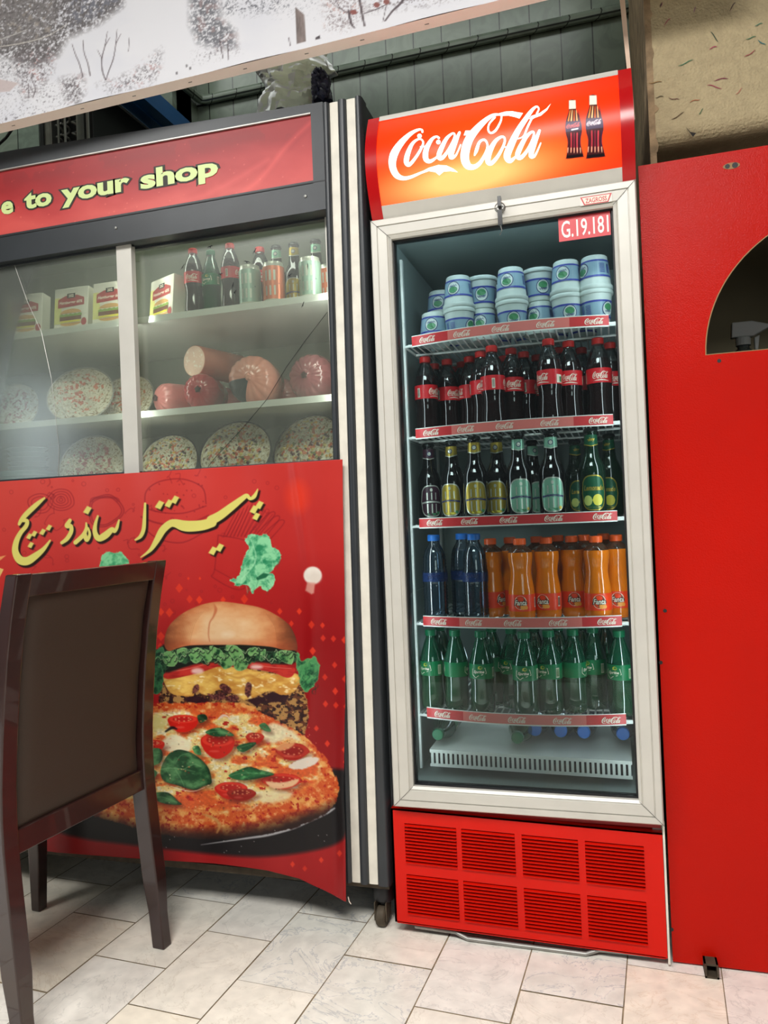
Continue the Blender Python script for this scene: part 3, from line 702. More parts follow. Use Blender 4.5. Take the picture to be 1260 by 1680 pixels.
# air vent plate on the cooler floor
b = MB(); b.use(M['white']); vx0, vx1, vz0, vz1 = -.463, .018, .382, .424
Tv = lambda p: (p[0], p[1], p[2]-.012*(p[0]-vx0))
b.box(vx0, vx1, 1.868, 1.872, vz0, vz0+.007, Tv); b.box(vx0, vx1, 1.868, 1.872, vz1-.008, vz1, Tv); b.box(vx0, vx1, 1.872, 2.25, vz1-.003, vz1, Tv)
n = 40
for k in range(n+1):
    x = vx0+.003+(vx1-vx0-.012)*k/n; b.box(x, x+.0062, 1.868, 1.872, vz0+.007, vz1-.008, Tv)
b.build('vent_plate', ft)
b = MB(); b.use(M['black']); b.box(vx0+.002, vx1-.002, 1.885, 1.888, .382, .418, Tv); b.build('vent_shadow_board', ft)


# ------------------------------------------------------------------ bottles, tubs
def wrapmap(R, ang=0, z0=0):
    """label art (u across, v up, metres) on a cylinder whose front faces -Y"""
    def f(u, v):
        a = -pi/2+ang+u/(R if not callable(R) else R(v)); rr = R if not callable(R) else R(v)
        return (rr*cos(a), rr*sin(a), z0+v)
    return f
def logo(w, x=0, y=0, hs=1.0): return [[(x+(u-.5)*w, y+v*w*hs) for u, v in P] for P in LGN]
def words(s, w, x=0, y=0, off=.02, shear=0.0, h=None):
    P = text_polys(s, off, shear); a, b_, c, d = bounds(P); k = w/(b_-a); ky = k if h is None else h/(d-c)
    return [[(x+(u-(a+b_)/2)*k, y+(v-c)*ky) for u, v in q] for q in P]
def rect(x0, x1, y0, y1): return [[(x0+(x1-x0)*i/4, y0) for i in range(5)]+[(x1-(x1-x0)*i/4, y1) for i in range(5)]]
def scrib(w, x, y, h, seed=1):
    p = [(x-w/2+w*k/14, y+h*(.5+.5*sin(k*1.9+seed)*(1 if k % 3 else .4)), h*.22) for k in range(15)]
    return ribbon(p, 3)+[disc(x-w*.2, y+h*1.2, h*.14, n=6), disc(x+w*.25, y-h*.1, h*.14, n=6)]
def barcode(x, y, w, h): return [[(x+w*i/7, y), (x+w*(i+.5)/7, y), (x+w*(i+.5)/7, y+h), (x+w*i/7, y+h)] for i in range(7)]
B = {}
B['cola'] = mat('cola_liquid', (26, 12, 12), .06, coat=.6, spec=.7)
B['clear'] = glassy('clear_neck', (214, 216, 216), .10, .04, body=.10, bodycol=(90, 90, 90))
B['redcap'] = mat('red_cap', (206, 34, 30), .35); B['redlabel'] = mat('red_label', (204, 24, 34), .35)
B['sprite'] = glassy('green_bottle_wall', (60, 140, 100), .12, .05, body=.62, bodycol=(6, 84, 50)); B['spritelabel'] = mat('green_label', (8, 118, 70), .35); B['greencap'] = mat('green_cap', (10, 112, 72), .35)
B['spriteneck'] = glassy('green_neck', (120, 190, 160), .16, .05, body=.25, bodycol=(40, 140, 100))
B['fanta'] = mat('orange_soda', (226, 116, 10), .12, coat=.6, noise=.12, nscale=30); B['orcap'] = mat('orange_cap', (250, 96, 30), .35); B['orlabel'] = mat('orange_red_label', (240, 62, 18), .35)
B['fneck'] = glassy('orange_neck', (226, 200, 180), .12, .05, body=.2, bodycol=(150, 110, 80))
B['water'] = glassy('water_bottle_wall', (182, 204, 220), .13, .06, body=.10, bodycol=(70, 100, 120)); B['bluecap'] = mat('blue_cap', (34, 118, 214), .35); B['waterlabel'] = glassy('blue_label_film', (90, 140, 200), .06, .2, body=.55, bodycol=(34, 62, 120))
B['beer'] = mat('dark_glass', (14, 13, 14), .06, coat=.7); B['beergreen'] = mat('dark_green_glass', (10, 38, 24), .06, coat=.7)
B['crown'] = mat('dark_crown_cap', (34, 40, 38), .3, .6)
B['navy'] = mat('navy_band', (34, 38, 96), .4); B['plum'] = mat('plum_label', (58, 28, 44), .35)

def capmesh(m, z0, r, h, seg=30, ridged=True):
    b = MB(); b.use(m); b.lathe([(r*.96, z0), (r, z0+.001), (r, z0+h-.002), (r*.90, z0+h), (0, z0+h)], seg, mod=(lambda a, i: 1+.025*(int(round(a/(2*pi)*seg)) % 2) if i in (1, 2) else 1) if ridged else None)
    return b
def plabel(R, z0, z1, m, cols=48):
    b = MB(); b.use(m); n = 6
    zs = [z0+(z1-z0)*k/n for k in range(n+1)]
    b.lathe([((R(z) if callable(R) else R)+.0004, z) for z in zs], cols); return b

def mk_cola():
    t = thing('soda_bottle', 'x', 'bottle', (0, 0, 0))
    pr = [(0, .001), (.020, 0), (.027, .003), (.0305, .014), (.0305, .028), (.0285, .050), (.0268, .070), (.0275, .085), (.0300, .095), (.0300, .137), (.0292, .146), (.0268, .158)]
    b = MB(); b.use(B['cola']); b.lathe(pr+[(.0262, .160), (0, .160)], 32, mod=lambda a, i: 1+.012*cos(a*6) if i < 3 else 1)
    b.use(B['clear']); b.lathe([(.0268, .158), (.022, .174), (.0165, .186), (.0125, .192), (.0125, .198)], 28); b.build('bottle', t, smooth=True)
    capmesh(B['redcap'], .196, .0142, .016).build('cap', t, smooth=True)
    R = .0302; b = plabel(R, .099, .135, B['redlabel']); b.use(M['cream']); f = wrapmap(R+.0007)
    for off in (0, pi):
        g = wrapmap(R+.0007, off); b.flat(logo(.040, 0, .109, 1.35), g); b.flat(ribbon([(-.018, .104, .0004), (0, .1055, .0026), (.02, .103, .0008)], 4), g)
    g = wrapmap(R+.0007, 1.55); b.flat(rect(-.008, .008, .102, .122), g); b.use(M['green']); b.flat(rect(0, .0075, .104, .117), wrapmap(R+.001, 1.55))
    g = wrapmap(R+.0007, -1.55); b.use(M['cream']); b.flat(rect(-.004, .004, .103, .127), g); b.use(M['black']); b.flat(barcode(-.003, .105, .006, .02), wrapmap(R+.001, -1.55))
    b.build('label', t, smooth=False)
    return t
def mk_sprite():
    t = thing('soda_bottle', 'x', 'bottle', (0, 0, 0))
    b = MB(); b.use(B['sprite']); b.lathe([(0, .001), (.018, 0), (.026, .003), (.0300, .014), (.0300, .04), (.0285, .06), (.0290, .085), (.0300, .09), (.0300, .122)], 32, mod=lambda a, i: 1+.02*cos(a*5) if i < 3 else 1)
    b.use(B['spriteneck']); b.lathe([(.0300, .122), (.0290, .130), (.0235, .150), (.0165, .172), (.0125, .182), (.0125, .190)], 28); b.build('bottle', t, smooth=True)
    b = MB(); b.use(mat('soda_core', (4, 58, 36), .4, spec=.2)); b.lathe([(0, .006), (.024, .008), (.0255, .02), (.0255, .118), (0, .119)], 20); b.build('liquid', t, smooth=True)
    capmesh(B['greencap'], .186, .0142, .016).build('cap', t, smooth=True)
    R = .0302; b = plabel(R, .088, .124, B['spritelabel'])
    for off in (0, pi):
        g = wrapmap(R+.0007, off); g2 = wrapmap(R+.0011, off)
        b.use(M['cream']); pent = [(-.017, .112), (.016, .115), (.019, .102), (-.002, .096), (-.008, .091), (-.018, .099)]
        for a_, c_ in zip(pent, pent[1:]+pent[:1]): b.flat(ribbon([(a_[0], a_[1], .0013), ((a_[0]+c_[0])/2, (a_[1]+c_[1])/2, .0013), (c_[0], c_[1], .0013)], 1, caps=False), g)
        b.flat(words('Sprite', .028, 0, .1005, .03, .3, .009), g)
        b.use(M['yellow']); b.flat([disc(.004, .116, .0055, .004)], g2); b.use(M['spritelime']); b.flat([disc(.0055, .1165, .0035, .0028)], wrapmap(R+.0014, off))
    b.use(M['cream']); g = wrapmap(R+.0007, 1.35); b.flat(rect(-.0045, .0045, .092, .115), g); b.use(M['spritelime']); b.flat(barcode(-.004, .094, .008, .019), wrapmap(R+.0011, 1.35))
    b.build('label', t); return t
M['spritelime'] = mat('lime_green_print', (60, 130, 60), .4)
def mk_fanta():
    t = thing('soda_bottle', 'x', 'bottle', (0, 0, 0))
    R = .0315
    b = MB(); b.use(B['fanta']); b.lathe([(0, .001), (.018, 0), (.027, .003), (.0315, .012), (.0315, .022), (R, .026), (R, .066), (.0305, .078), (.0272, .098), (.0252, .115), (.0262, .130), (.0295, .148), (.0300, .160), (.0290, .166), (0, .1665)], 32, mod=lambda a, i: 1+.02*cos(a*5) if i < 3 else (1+.02*cos(a*12) if 7 < i < 10 else 1))
    b.use(B['fneck']); b.lathe([(.0290, .166), (.024, .174), (.0165, .180), (.0130, .183), (.0130, .187)], 28); b.build('bottle', t, smooth=True)
    capmesh(B['orcap'], .184, .0150, .0155).build('cap', t, smooth=True)
    b = plabel(R+.0001, .026, .066, B['orlabel'])
    for off in (0, pi):
        L = [wrapmap(R+k, off) for k in (.0007, .0010, .0013, .0016, .0019)]
        b.use(M['cream']); b.flat([disc(0, .047, .0155, .0165)], L[0]); b.use(mat('burnt_orange_print', (170, 70, 30), .4)); b.flat([disc(0, .047, .0140, .0150)], L[1])
        b.use(mat('light_orange_print', (250, 160, 60), .4)); b.flat([disc(.006, .036, .0062), disc(.013, .035, .0045)], L[2])
        b.use(M['black']); b.flat(words('Fanta', .034, 0, .0395, .11, .25, .0155), L[3]); b.use(M['cream']); b.flat(words('Fanta', .029, 0, .041, .02, .25, .012), L[4])
    b.use(M['cream']); b.flat(rect(-.0035, .0035, .034, .058), wrapmap(R+.0007, 1.35)); b.use(M['black']); b.flat(barcode(-.003, .036, .006, .02), wrapmap(R+.001, 1.35))
    b.build('label', t); return t
def mk_water():
    t = thing('water_bottle', 'x', 'bottle', (0, 0, 0)); pr = [(0, .001), (.02, 0), (.029, .004), (.0315, .014)]
    for k in range(9): z = .018+.0082*k; pr += [(.0315, z), (.0298, z+.0041)]
    pr += [(.0315, .094), (.0315, .122)]
    for k in range(4): z = .125+.008*k; pr += [(.0312-.0004*k, z), (.0298-.0006*k, z+.004)]
    pr += [(.0285, .160), (.024, .176), (.0165, .188), (.0135, .194), (.0135, .200)]
    b = MB(); b.use(B['water']); b.lathe(pr, 32); b.build('bottle', t, smooth=True, ang=60)
    capmesh(B['bluecap'], .199, .0155, .0155).build('cap', t, smooth=True)
    b = plabel(.0317, .097, .120, B['waterlabel']); b.use(M['navyink']); b.flat(scrib(.036, 0, .107, .009), wrapmap(.0322)); b.flat(rect(-.03, .03, .098, .103), wrapmap(.0322)); b.build('label', t)
    return t
M['navyink'] = mat('navy_ink', (16, 22, 70), .4)
def mk_beer(kind):
    t = thing('beer_bottle' if kind != 'lemon' else 'malt_drink_bottle', 'x', 'bottle', (0, 0, 0))
    gm = B['beergreen'] if kind == 'lemon' else B['beer']
    Rf = lambda z: .0305 if z < .107 else .0305-(z-.107)*.5
    Hn = lambda z: .0138+(.196-z)*.045
    b = MB(); b.use(gm); b.lathe([(0, .003), (.02, 0), (.028, .001), (.0305, .006), (.0305, .107), (.0290, .119), (.0235, .133), (.0180, .145), (.0158, .160), (.0142, .185), (.0130, .198), (.0145, .200), (.0145, .203)], 32); b.build('bottle', t, smooth=True)
    b = MB(); b.use(B['crown']); b.lathe([(.0160, .2015), (.0160, .206), (.0135, .2095), (0, .2095)], 42, mod=lambda a, i: 1+.05*(int(round(a/(2*pi)*42)) % 2) if i < 1 else 1); b.build('crown_cap', t, smooth=True)
    main = {'gold': M['gold'], 'mint': M['mint'], 'plum': B['plum'], 'lemon': mat('deep_green_label', (14, 86, 56), .35, .2)}[kind]
    rim = M['gold'] if kind == 'lemon' else M['silver']
    # neck label
    b = MB(); b.use(main); zt, zb = .1935, .168
    for sgn in (0,):
        n = 14; vs = []
        for k in range(n+1):
            a = -pi/2+sgn-1.35+2.7*k/n; dip = .005*(1-abs(2*k/n-1))
            for z in (zt, zb-dip+.003): rr = Hn(z)+.0012; vs.append((rr*cos(a), rr*sin(a), z))
        b.use(main); b.add(vs, [(2*k, 2*k+1, 2*k+3, 2*k+2) for k in range(n)])
        b.use(rim); vs = []
        for k in range(n+1):
            a = -pi/2+sgn-1.35+2.7*k/n; dip = .005*(1-abs(2*k/n-1))
            for z in (zb-dip+.005, zb-dip+.0025): rr = Hn(z)+.0016; vs.append((rr*cos(a), rr*sin(a), z))
        b.add(vs, [(2*k, 2*k+1, 2*k+3, 2*k+2) for k in range(n)])
        g = wrapmap(lambda v: Hn(v)+.0018, sgn)
        if kind == 'lemon': b.flat(scrib(.016, 0, .178, .007), g)
        else: b.use(B['navy']); b.flat([disc(0, .181, .0062)], g); b.use(M['silver']); b.flat([disc(0, .181, .0045)], wrapmap(lambda v: Hn(v)+.0022, sgn))
    b.build('neck_label', t)
    # oval body label with foil rim
    R = .0305; b = MB()
    def oval(w, h, zc_): return [(w/2*math.copysign(abs(cos(a))**.62, cos(a)), zc_+h/2*math.copysign(abs(sin(a))**.8, sin(a))) for a in [2*pi*k/40 for k in range(40)]]
    def strips(P, n=18):
        """cut an oval into vertical slices so that it bends round the bottle"""
        xs_ = [p[0] for p in P]; a, c = min(xs_), max(xs_); out = []
        def span(x):
            ys = []
            for i in range(len(P)):
                (xa, ya), (xb, yb) = P[i-1], P[i]
                if (xa-x)*(xb-x) <= 0 and xa != xb: ys.append(ya+(yb-ya)*(x-xa)/(xb-xa))
            return (min(ys), max(ys)) if ys else None
        X_ = [a+1e-5+(c-a-2e-5)*k/n for k in range(n+1)]
        for k in range(n):
            s0, s1 = span(X_[k]), span(X_[k+1]); out.append([(X_[k], s0[0]), (X_[k+1], s1[0]), (X_[k+1], s1[1]), (X_[k], s0[1])])
        return out
    for sgn in (0,):
        W_ = .060
        b.use(rim); b.flat(strips(oval(W_, .083, .057)), wrapmap(R+.0006, sgn)); b.use(main); b.flat(strips(oval(W_-.005, .077, .057)), wrapmap(R+.001, sgn))
        if kind == 'lemon':
            b.use(M['yellow']); b.flat(strips(disc(.009, .040, .0125, .0135), 8), wrapmap(R+.0014, sgn)); b.use(mat('lemon_slice_print', (196, 204, 110), .4)); b.flat(strips(disc(-.014, .039, .0105, .012), 8), wrapmap(R+.0016, sgn))
            b.use(M['gold']); b.flat(words('Lemonade', .046, 0, .062, .03, .25, .0125), wrapmap(R+.0018, sgn)); b.flat(rect(-.016, .016, .0225, .0238), wrapmap(R+.0014, sgn))
        else:
            g = wrapmap(R+.0014, sgn); b.use(B['navy'] if kind != 'plum' else M['silver']); b.flat(ribbon([(-.027, .052, .0042), (-.013, .0545, .0042), (0, .0552, .0042), (.013, .0545, .0042), (.027, .052, .0042)], 3, caps=False), g)
            b.use(M['silver']); b.flat(scrib(.04, 0, .0537, .0018), wrapmap(R+.0018, sgn)); b.flat([disc(0, .086, .0035, .0045)], g)
            for u in (-.011, .001, .012): b.flat(rect(u-.0016, u+.0016, .026, .050), g); b.flat(rect(u-.002, u+.001, .060, .079), g)
            b.use(M['yellow'] if kind == 'gold' else M['green']); b.flat(rect(-.011, .011, .0205, .0255), g)
            b.use(M['gold'] if kind == 'mint' else M['green']); b.flat([disc(.017, .026, .004)], g)
    b.build('label', t); return t
def mk_tub():
    t = thing('yogurt_tub', 'x', 'tub', (0, 0, 0))
    Rf = lambda z: .0300+.0075*z/.072
    b = MB(); b.use(M['tub']); b.lathe([(0, 0), (.028, 0), (.030, .002), (Rf(.070), .070), (.0400, .071), (.0410, .074), (.0402, .079), (.0385, .081), (.0375, .081), (.036, .0775), (0, .0775)], 32); b.build('tub', t, smooth=True)
    b = MB()
    def band(m, z0, z1, o): b.use(m); b.lathe([(Rf(z0)+o, z0), (Rf(z1)+o, z1)], 40)
    band(M['lblue'], .012, .054, .0005); band(M['blue'], .0125, .0165, .0009); band(M['blue'], .0495, .0540, .0009)
    for sgn in (0, pi):
        g = [wrapmap(lambda v, k=k: Rf(v)+k, sgn) for k in (.0012, .0015, .0018, .0021)]
        b.use(M['navyblue']); b.flat([disc(0, .034, .0170, .0175)], g[0]); b.use(M['tub']); b.flat([disc(0, .034, .0152, .0157)], g[1]); b.use(M['green']); b.flat([disc(0, .038, .0115, .0080)], g[2]); b.use(M['navyblue']); b.flat(scrib(.020, 0, .0255, .005), g[3])
        g = wrapmap(lambda v: Rf(v)+.0012, sgn+1.5)
        b.use(M['blue']); b.flat(barcode(-.014, .022, .009, .023), g)
        for k in range(7): b.flat(rect(.0, .014, .022+.0034*k, .0233+.0034*k), g)
    b.build('label', t)
    return t
M['navyblue'] = mat('navy_emblem', (40, 50, 104), .4)

used = set(); IN = -.470
P_cola, P_sprite, P_fanta, P_water, P_tub = mk_cola(), mk_sprite(), mk_fanta(), mk_water(), mk_tub()
P_beer = {k: mk_beer(k) for k in ('gold', 'mint', 'plum', 'lemon')}
def face(x, y): return atan2(-x, y)*-1      # turns the label's front toward the aisle spot in front of the cooler
def solve(px_, py_, zc_, lo=1.868, hi=2.2):
    p = atz(px_, py_, zc_); Y_ = min(max(p.y, lo), hi); q = at(px_, py_, Y_); return q.x, Y_
placed = []
def put(P, spec, zs, h, labelf, group, rad=.031, Yfix=None):
    for i, s in enumerate(spec):
        px_, py_, rot = s[0], s[1], s[2]
        if len(s) > 3: Y_ = s[3]; x = at(px_, py_, Y_).x
        else: x, Y_ = solve(px_, py_, zs+h)
        # keep clear of neighbours already standing there
        for _ in range(60):
            bad = [q for q in placed if abs(q[2]-zs) < .05 and math.hypot(q[0]-x, q[1]-Y_) < rad+q[3]]
            if not bad: break
            Y_ += .004; x = at(px_, py_, Y_).x
        x = min(max(x, ix0+.035), ix1-.034)
        placed.append((x, Y_, zs, rad)); place(P, (x, Y_, zs), rot, labelf(i, s), group, used)
# shelf 2: cola
front = [(697,586,1.1),(757,583,-.45),(733,590,.8),(806,568,1.75),(858,564,1.65),(838,572,.3),(899,557,-.65),(932,560,.05),(980,555,.15),(788,577,.4)]
front = sorted(front, key=lambda s: s[0])
put(P_cola, [s for s in front], SHZ[1], .212, lambda i, s: '%s cola bottle from the left in the front of the second shelf' % ORD[i], 'cola bottles at the front of the second shelf', .0305)
back = [(712,592,.2),(746,594,1.2),(770,590,2),(826,580,1),(880,570,0),(916,570,2),(953,568,1),(1000,562,.5)]
put(P_cola, [(a, b_, c, 2.00+.012*(i % 2)) for i, (a, b_, c) in enumerate(back)], SHZ[1], .212, lambda i, s: 'dim cola bottle behind the front row on second shelf, %s from the left' % ORD[i], 'cola bottles behind the front row', .0305)
# shelf 3: malt bottles
sp = [(702,728,.35,'plum','dark bottle with a plum oval label, far left of the third shelf'),(740,723,-.1,'gold','malt bottle with full gold oval label, leftmost of the three gold ones'),
      (777,716,.15,'gold','malt bottle with gold label, middle of the three gold ones'),(814,716,-.1,'gold','malt bottle with gold label, rightmost gold one beside the mint labels'),
      (848,707,.25,'mint','malt bottle with mint label, next to the gold labelled bottles'),(902,705,.1,'mint','malt bottle with mint label standing alone with gaps on both sides'),
      (968,703,.1,'lemon','green lemonade bottle in front, middle of the three green ones'),(942,722,.35,'lemon','green lemonade bottle half hidden, left of the three green ones'),(998,712,-.35,'lemon','green lemonade bottle at the far right of the third shelf'),
      (872,727,.6,'mint','dim mint labelled bottle in the back between the two mint bottles')]
for s in sp: put(P_beer[s[3]], [(s[0], s[1], s[2]) if s[0] != 872 else (s[0], s[1], s[2], 2.08)], SHZ[2], .2095, lambda i, q, s=s: s[4], 'malt drink bottles on the third shelf', .031)
# shelf 4: water and orange soda
put(P_water, [(711,877,.1,1.905),(777,877,-.1,1.885),(757,878,.3,1.955)], SHZ[3], .2145, lambda i, s: ['clear water bottle with blue cap at the far left of its shelf', 'clear water bottle with blue cap beside the orange sodas', 'dim water bottle behind, between the two front water bottles'][i], 'water bottles', .032)
put(P_fanta, [(804,884,1.0,1.945),(852,882,.0,1.875),(895,882,-.35,1.895),(937,881,.1,1.945),(977,881,.1,1.885),(1010,880,-.05,1.925)], SHZ[3], .1995, lambda i, s: '%s orange soda bottle from the left in the front row of the fourth shelf' % ORD[i], 'orange soda bottles in front', .0322)
put(P_fanta, [(836,885,.5,1.965),(880,886,.4,1.99),(915,886,1,2.02),(958,886,.8,2.01),(990,885,.2,2.02)], SHZ[3], .1995, lambda i, s: 'dim orange soda bottle behind the front row, %s from the left' % ORD[i], 'orange soda bottles behind the front row', .0322)
# shelf 5: lemon-lime soda
put(P_sprite, [(706,1028,-.45,1.915),(746,1032,1.55,1.905),(788,1035,-.1,1.888),(838,1032,-.55,1.95),(859,1039,-.05,1.875),(899,1039,-.6,1.888),(939,1039,1.3,1.888),(972,1036,-.6,1.925),(1015,1038,-.55,1.905)], SHZ[4], .202,
    lambda i, s: '%s green lemon-lime soda bottle from the left in the front row' % ORD[i], 'lemon-lime soda bottles in front', .0305)
put(P_sprite, [(806,1030,1.2,1.975),(876,1032,.3,1.985),(722,1026,.3,2.0),(915,1034,.3,1.99),(955,1034,.8,2.01),(992,1034,.4,2.0)], SHZ[4], .202, lambda i, s: 'dim green soda bottle behind the front row, %s placed from the left' % ORD[[1,2,0,3,4,5][i]], 'lemon-lime soda bottles behind the front row', .0305)
# bottles lying on the cooler floor
for i, (x, y, P, lab) in enumerate([(718,1217,P_sprite,'green-capped bottle lying at the left of the cooler floor'),(849,1229,P_sprite,'green-capped bottle lying in the middle of the cooler floor'),
    (878,1196,P_water,'blue-capped bottle lying at the back of the floor, leftmost of four'),(920,1198,P_water,'blue-capped bottle lying at the back, second of four from the left'),(958,1205,P_water,'blue-capped bottle lying at the back, third of four from the left'),(1022,1204,P_water,'blue-capped bottle lying at the back, nearest the right wall')]):
    Y_ = 1.885 if i < 2 else 1.97
    q = at(x, y, Y_); zf = max(q.z, .455); 
    place(P, (q.x, Y_+.205, zf), (pi/2, .3*i, 0), lab, 'bottles lying on the cooler floor', used)
# top shelf: yogurt tubs
n_ = [0]
def tub(px_, Y_, lev, inv, rot, lab, dz=0):
    x = at(px_, 480, Y_).x; z = SHZ[0]+.0815*lev+dz
    if inv: place(P_tub, (x, Y_, z+.081), (pi, 0, rot), lab, 'yogurt tubs on the top shelf', used)
    else: place(P_tub, (x, Y_, z), rot, lab, 'yogurt tubs on the top shelf', used)
st = [(710,1.925,'i',0), (752,1.915,'ui',1.1), (791,1.95,'iu',.1), (839,1.905,'ui',.2), (884,1.945,'iu',.4), (930,1.905,'ui',.2), (977,1.90,'ui',.9)]
for k, (x, Y_, s, r_) in enumerate(st):
    for lev, c in enumerate(s):
        if len(s) == 1: lab = 'upside down white yogurt tub standing alone at the left of the top shelf'
        else: lab = '%s %s yogurt tub of the %s front stack from the left' % ('lower' if lev == 0 else 'upper', 'upright' if c == 'u' else 'upside down', ORD[k-1])
        tub(x, Y_, lev, c == 'i', r_ if c == 'u' else -r_+(.9 if k == 1 else 0), lab)
for k, (x, Y_, s) in enumerate([(722,2.02,'ui'), (764,2.03,'ui'), (815,2.04,'ui'), (862,2.05,'ui'), (908,2.04,'ui'), (955,2.03,'ui')]):
    for lev, c in enumerate(s): tub(x, Y_, lev, c == 'i', .5*k, '%s yogurt tub of the %s stack from the left in the back row' % ('lower' if lev == 0 else 'upper', ORD[k]))

# ------------------------------------------------------------------ display refrigerator
dt = thing('display_refrigerator', 'wide dark display refrigerator with lettered red header, glass doors and striped corner post', 'display fridge', (-1.4, 2.06, 0))
XL, XR = -2.25, -.548
Hz = lambda x: max(0, min(1, (-x-.68)/.965))
b = MB(); b.use(M['charcoal'])
b.box(XL, -.650, 1.80, 2.36, .118, 1.060); b.box(XL, -.650, 1.80, 1.862, 1.06, 1.150)                     # insulated lower body
b.box(-.652, XR, 1.815, 2.36, .118, 2.035)                    # right side
b.box(XL, -.652, 2.345, 2.36, 1.15, 2.06); b.box(XL, XL+.04, 1.80, 2.345, 1.15, 2.06); b.box(XL, -.652, 1.86, 2.345, 2.02, 2.035)
b.build('cabinet', dt, bevel=.002)
b = MB(); b.use(M['rust']); b.box(XL, -.56, 1.795, 1.83, .100, .118); b.build('underframe', dt)
b = MB(); b.use(M['liner2'])
b.box(-2.2, -.655, 2.335, 2.344, 1.06, 1.95); b.box(-.664, -.6525, 1.865, 2.335, 1.06, 1.95); b.box(-2.2, -.655, 1.865, 2.335, 1.0602, 1.102); b.box(-2.2, -.66, 1.865, 2.335, 1.94, 1.95)
b.build('liner', dt)
# striped corner post
def Tp(p): return (p[0]-.021*(1-(p[2]-.11)/1.93)*(1 if p[0] < -.556 else .35), p[1], p[2])
b = MB()
def ribp(m, xa, xb, y0, r):
    b.use(m); n = 8; P = []
    for k in range(n+1):
        t = k/n; P.append((xa+(xb-xa)*t, y0-r*sin(pi*t)**.5))
    P += [(xb, 1.818), (xa, 1.818)]
    b.prism(P, lambda x, y, z: Tp((x, y, z)), .115, 2.036)
ribp(M['charcoal'], -.648, -.630, 1.785, .010); ribp(M['white_stripe'], -.630, -.609, 1.784, .001); ribp(M['charcoal'], -.609, -.586, 1.785, .010); ribp(M['white_stripe'], -.586, -.564, 1.784, .001); ribp(M['charcoal'], -.564, -.546, 1.787, .012)
b.build('corner_post', dt, smooth=True, ang=25)
# header
Th = lambda p: (p[0], p[1], p[2]+Hz(p[0])*(.018 if p[2] > 1.95 else .002)+(.03*Hz(p[0]) if p[2] > 2.03 else 0))
def bar(b, x0, x1, y0, y1, z0, z1, n=12):
    for k in range(n): b.box(x0+(x1-x0)*k/n, x0+(x1-x0)*(k+1)/n, y0, y1, z0, z1, Th)
b = MB(); b.use(M['charcoal'])
bar(b, XL, -.648, 1.785, 1.86, 2.022, 2.044); bar(b, XL, -.648, 1.785, 1.86, 1.776, 1.853); b.box(-.681, -.6485, 1.7838, 1.86, 1.7765, 2.043)
b.use(M['black']); bar(b, XL, -.650, 1.7835, 1.785, 1.846, 1.849); b.use(M['alu_dark']); bar(b, XL, -.682, 1.784, 1.79, 2.020, 2.023)
hf = b.build('header_frame', dt)
for x, y in ((190, 374), (501, 322)):
    p = at(x, y, 1.784); b = MB(); b.use(M['steel']); b.lathe([(0, 1.7815), (.0035, 1.7822), (.0045, 1.785)], 12, (p.x, 0, p.z), axis='y'); b.build('screw', hf)
cv = Canvas(-420, 170, 540, 480, 1.5, (182, 26, 28)); X, Y = cv.X, cv.Y; w = (slice(None), slice(None))
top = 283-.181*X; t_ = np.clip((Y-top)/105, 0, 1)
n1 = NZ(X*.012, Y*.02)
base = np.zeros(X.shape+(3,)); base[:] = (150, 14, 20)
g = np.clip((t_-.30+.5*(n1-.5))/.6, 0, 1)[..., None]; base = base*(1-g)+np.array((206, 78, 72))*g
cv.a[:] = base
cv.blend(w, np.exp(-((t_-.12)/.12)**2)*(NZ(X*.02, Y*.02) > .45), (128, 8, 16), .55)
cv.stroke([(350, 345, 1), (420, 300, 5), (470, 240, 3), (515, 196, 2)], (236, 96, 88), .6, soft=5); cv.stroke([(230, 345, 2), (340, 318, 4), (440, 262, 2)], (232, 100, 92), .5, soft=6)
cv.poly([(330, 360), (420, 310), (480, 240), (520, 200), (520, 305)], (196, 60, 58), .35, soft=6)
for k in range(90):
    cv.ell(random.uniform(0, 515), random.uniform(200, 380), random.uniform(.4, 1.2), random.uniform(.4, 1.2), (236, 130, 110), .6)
nx, nz = 560, 110
zz, xx = np.meshgrid(np.linspace(0, 1, nz), np.linspace(-2.20, -.681, nx), indexing='ij'); hz = np.clip((-xx-.68)/.965, 0, 1)
zz = 1.853+.002*hz+zz*(.169+.018*hz)
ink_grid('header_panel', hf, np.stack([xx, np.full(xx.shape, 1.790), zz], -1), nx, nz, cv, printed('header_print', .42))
olive = mat('pale_lime_lettering', (206, 222, 150), .4); dk = mat('dark_letter_outline', (38, 32, 20), .5)
sh_ = lambda p, Y_: at(p[0], p[1], Y_)
for word, xa, ya, xb in (('e', 2, 351, 21), ('to', 40, 342, 84), ('your', 101, 331, 212), ('shop', 231, 309, 357)):
    P = text_polys(word, .03); a, b2, c, d = bounds(P); p0 = at(xa, ya, 1.787); p1 = at(xb, ya-(xb-xa)*.174, 1.787); k = (p1.x-p0.x)/(b2-a); ky = .0355/.53
    b = MB()
    for off, m_, Y_ in ((.10, dk, 1.7892), (.040, olive, 1.7884)):
        Q = text_polys(word, off); b.use(m_); b.flat([[(p0.x+(u-a)*k, p0.z+v*ky) for u, v in q] for q in Q], lambda u, v, Y_=Y_: (u, Y_, v))
    b.build('lettering', hf)
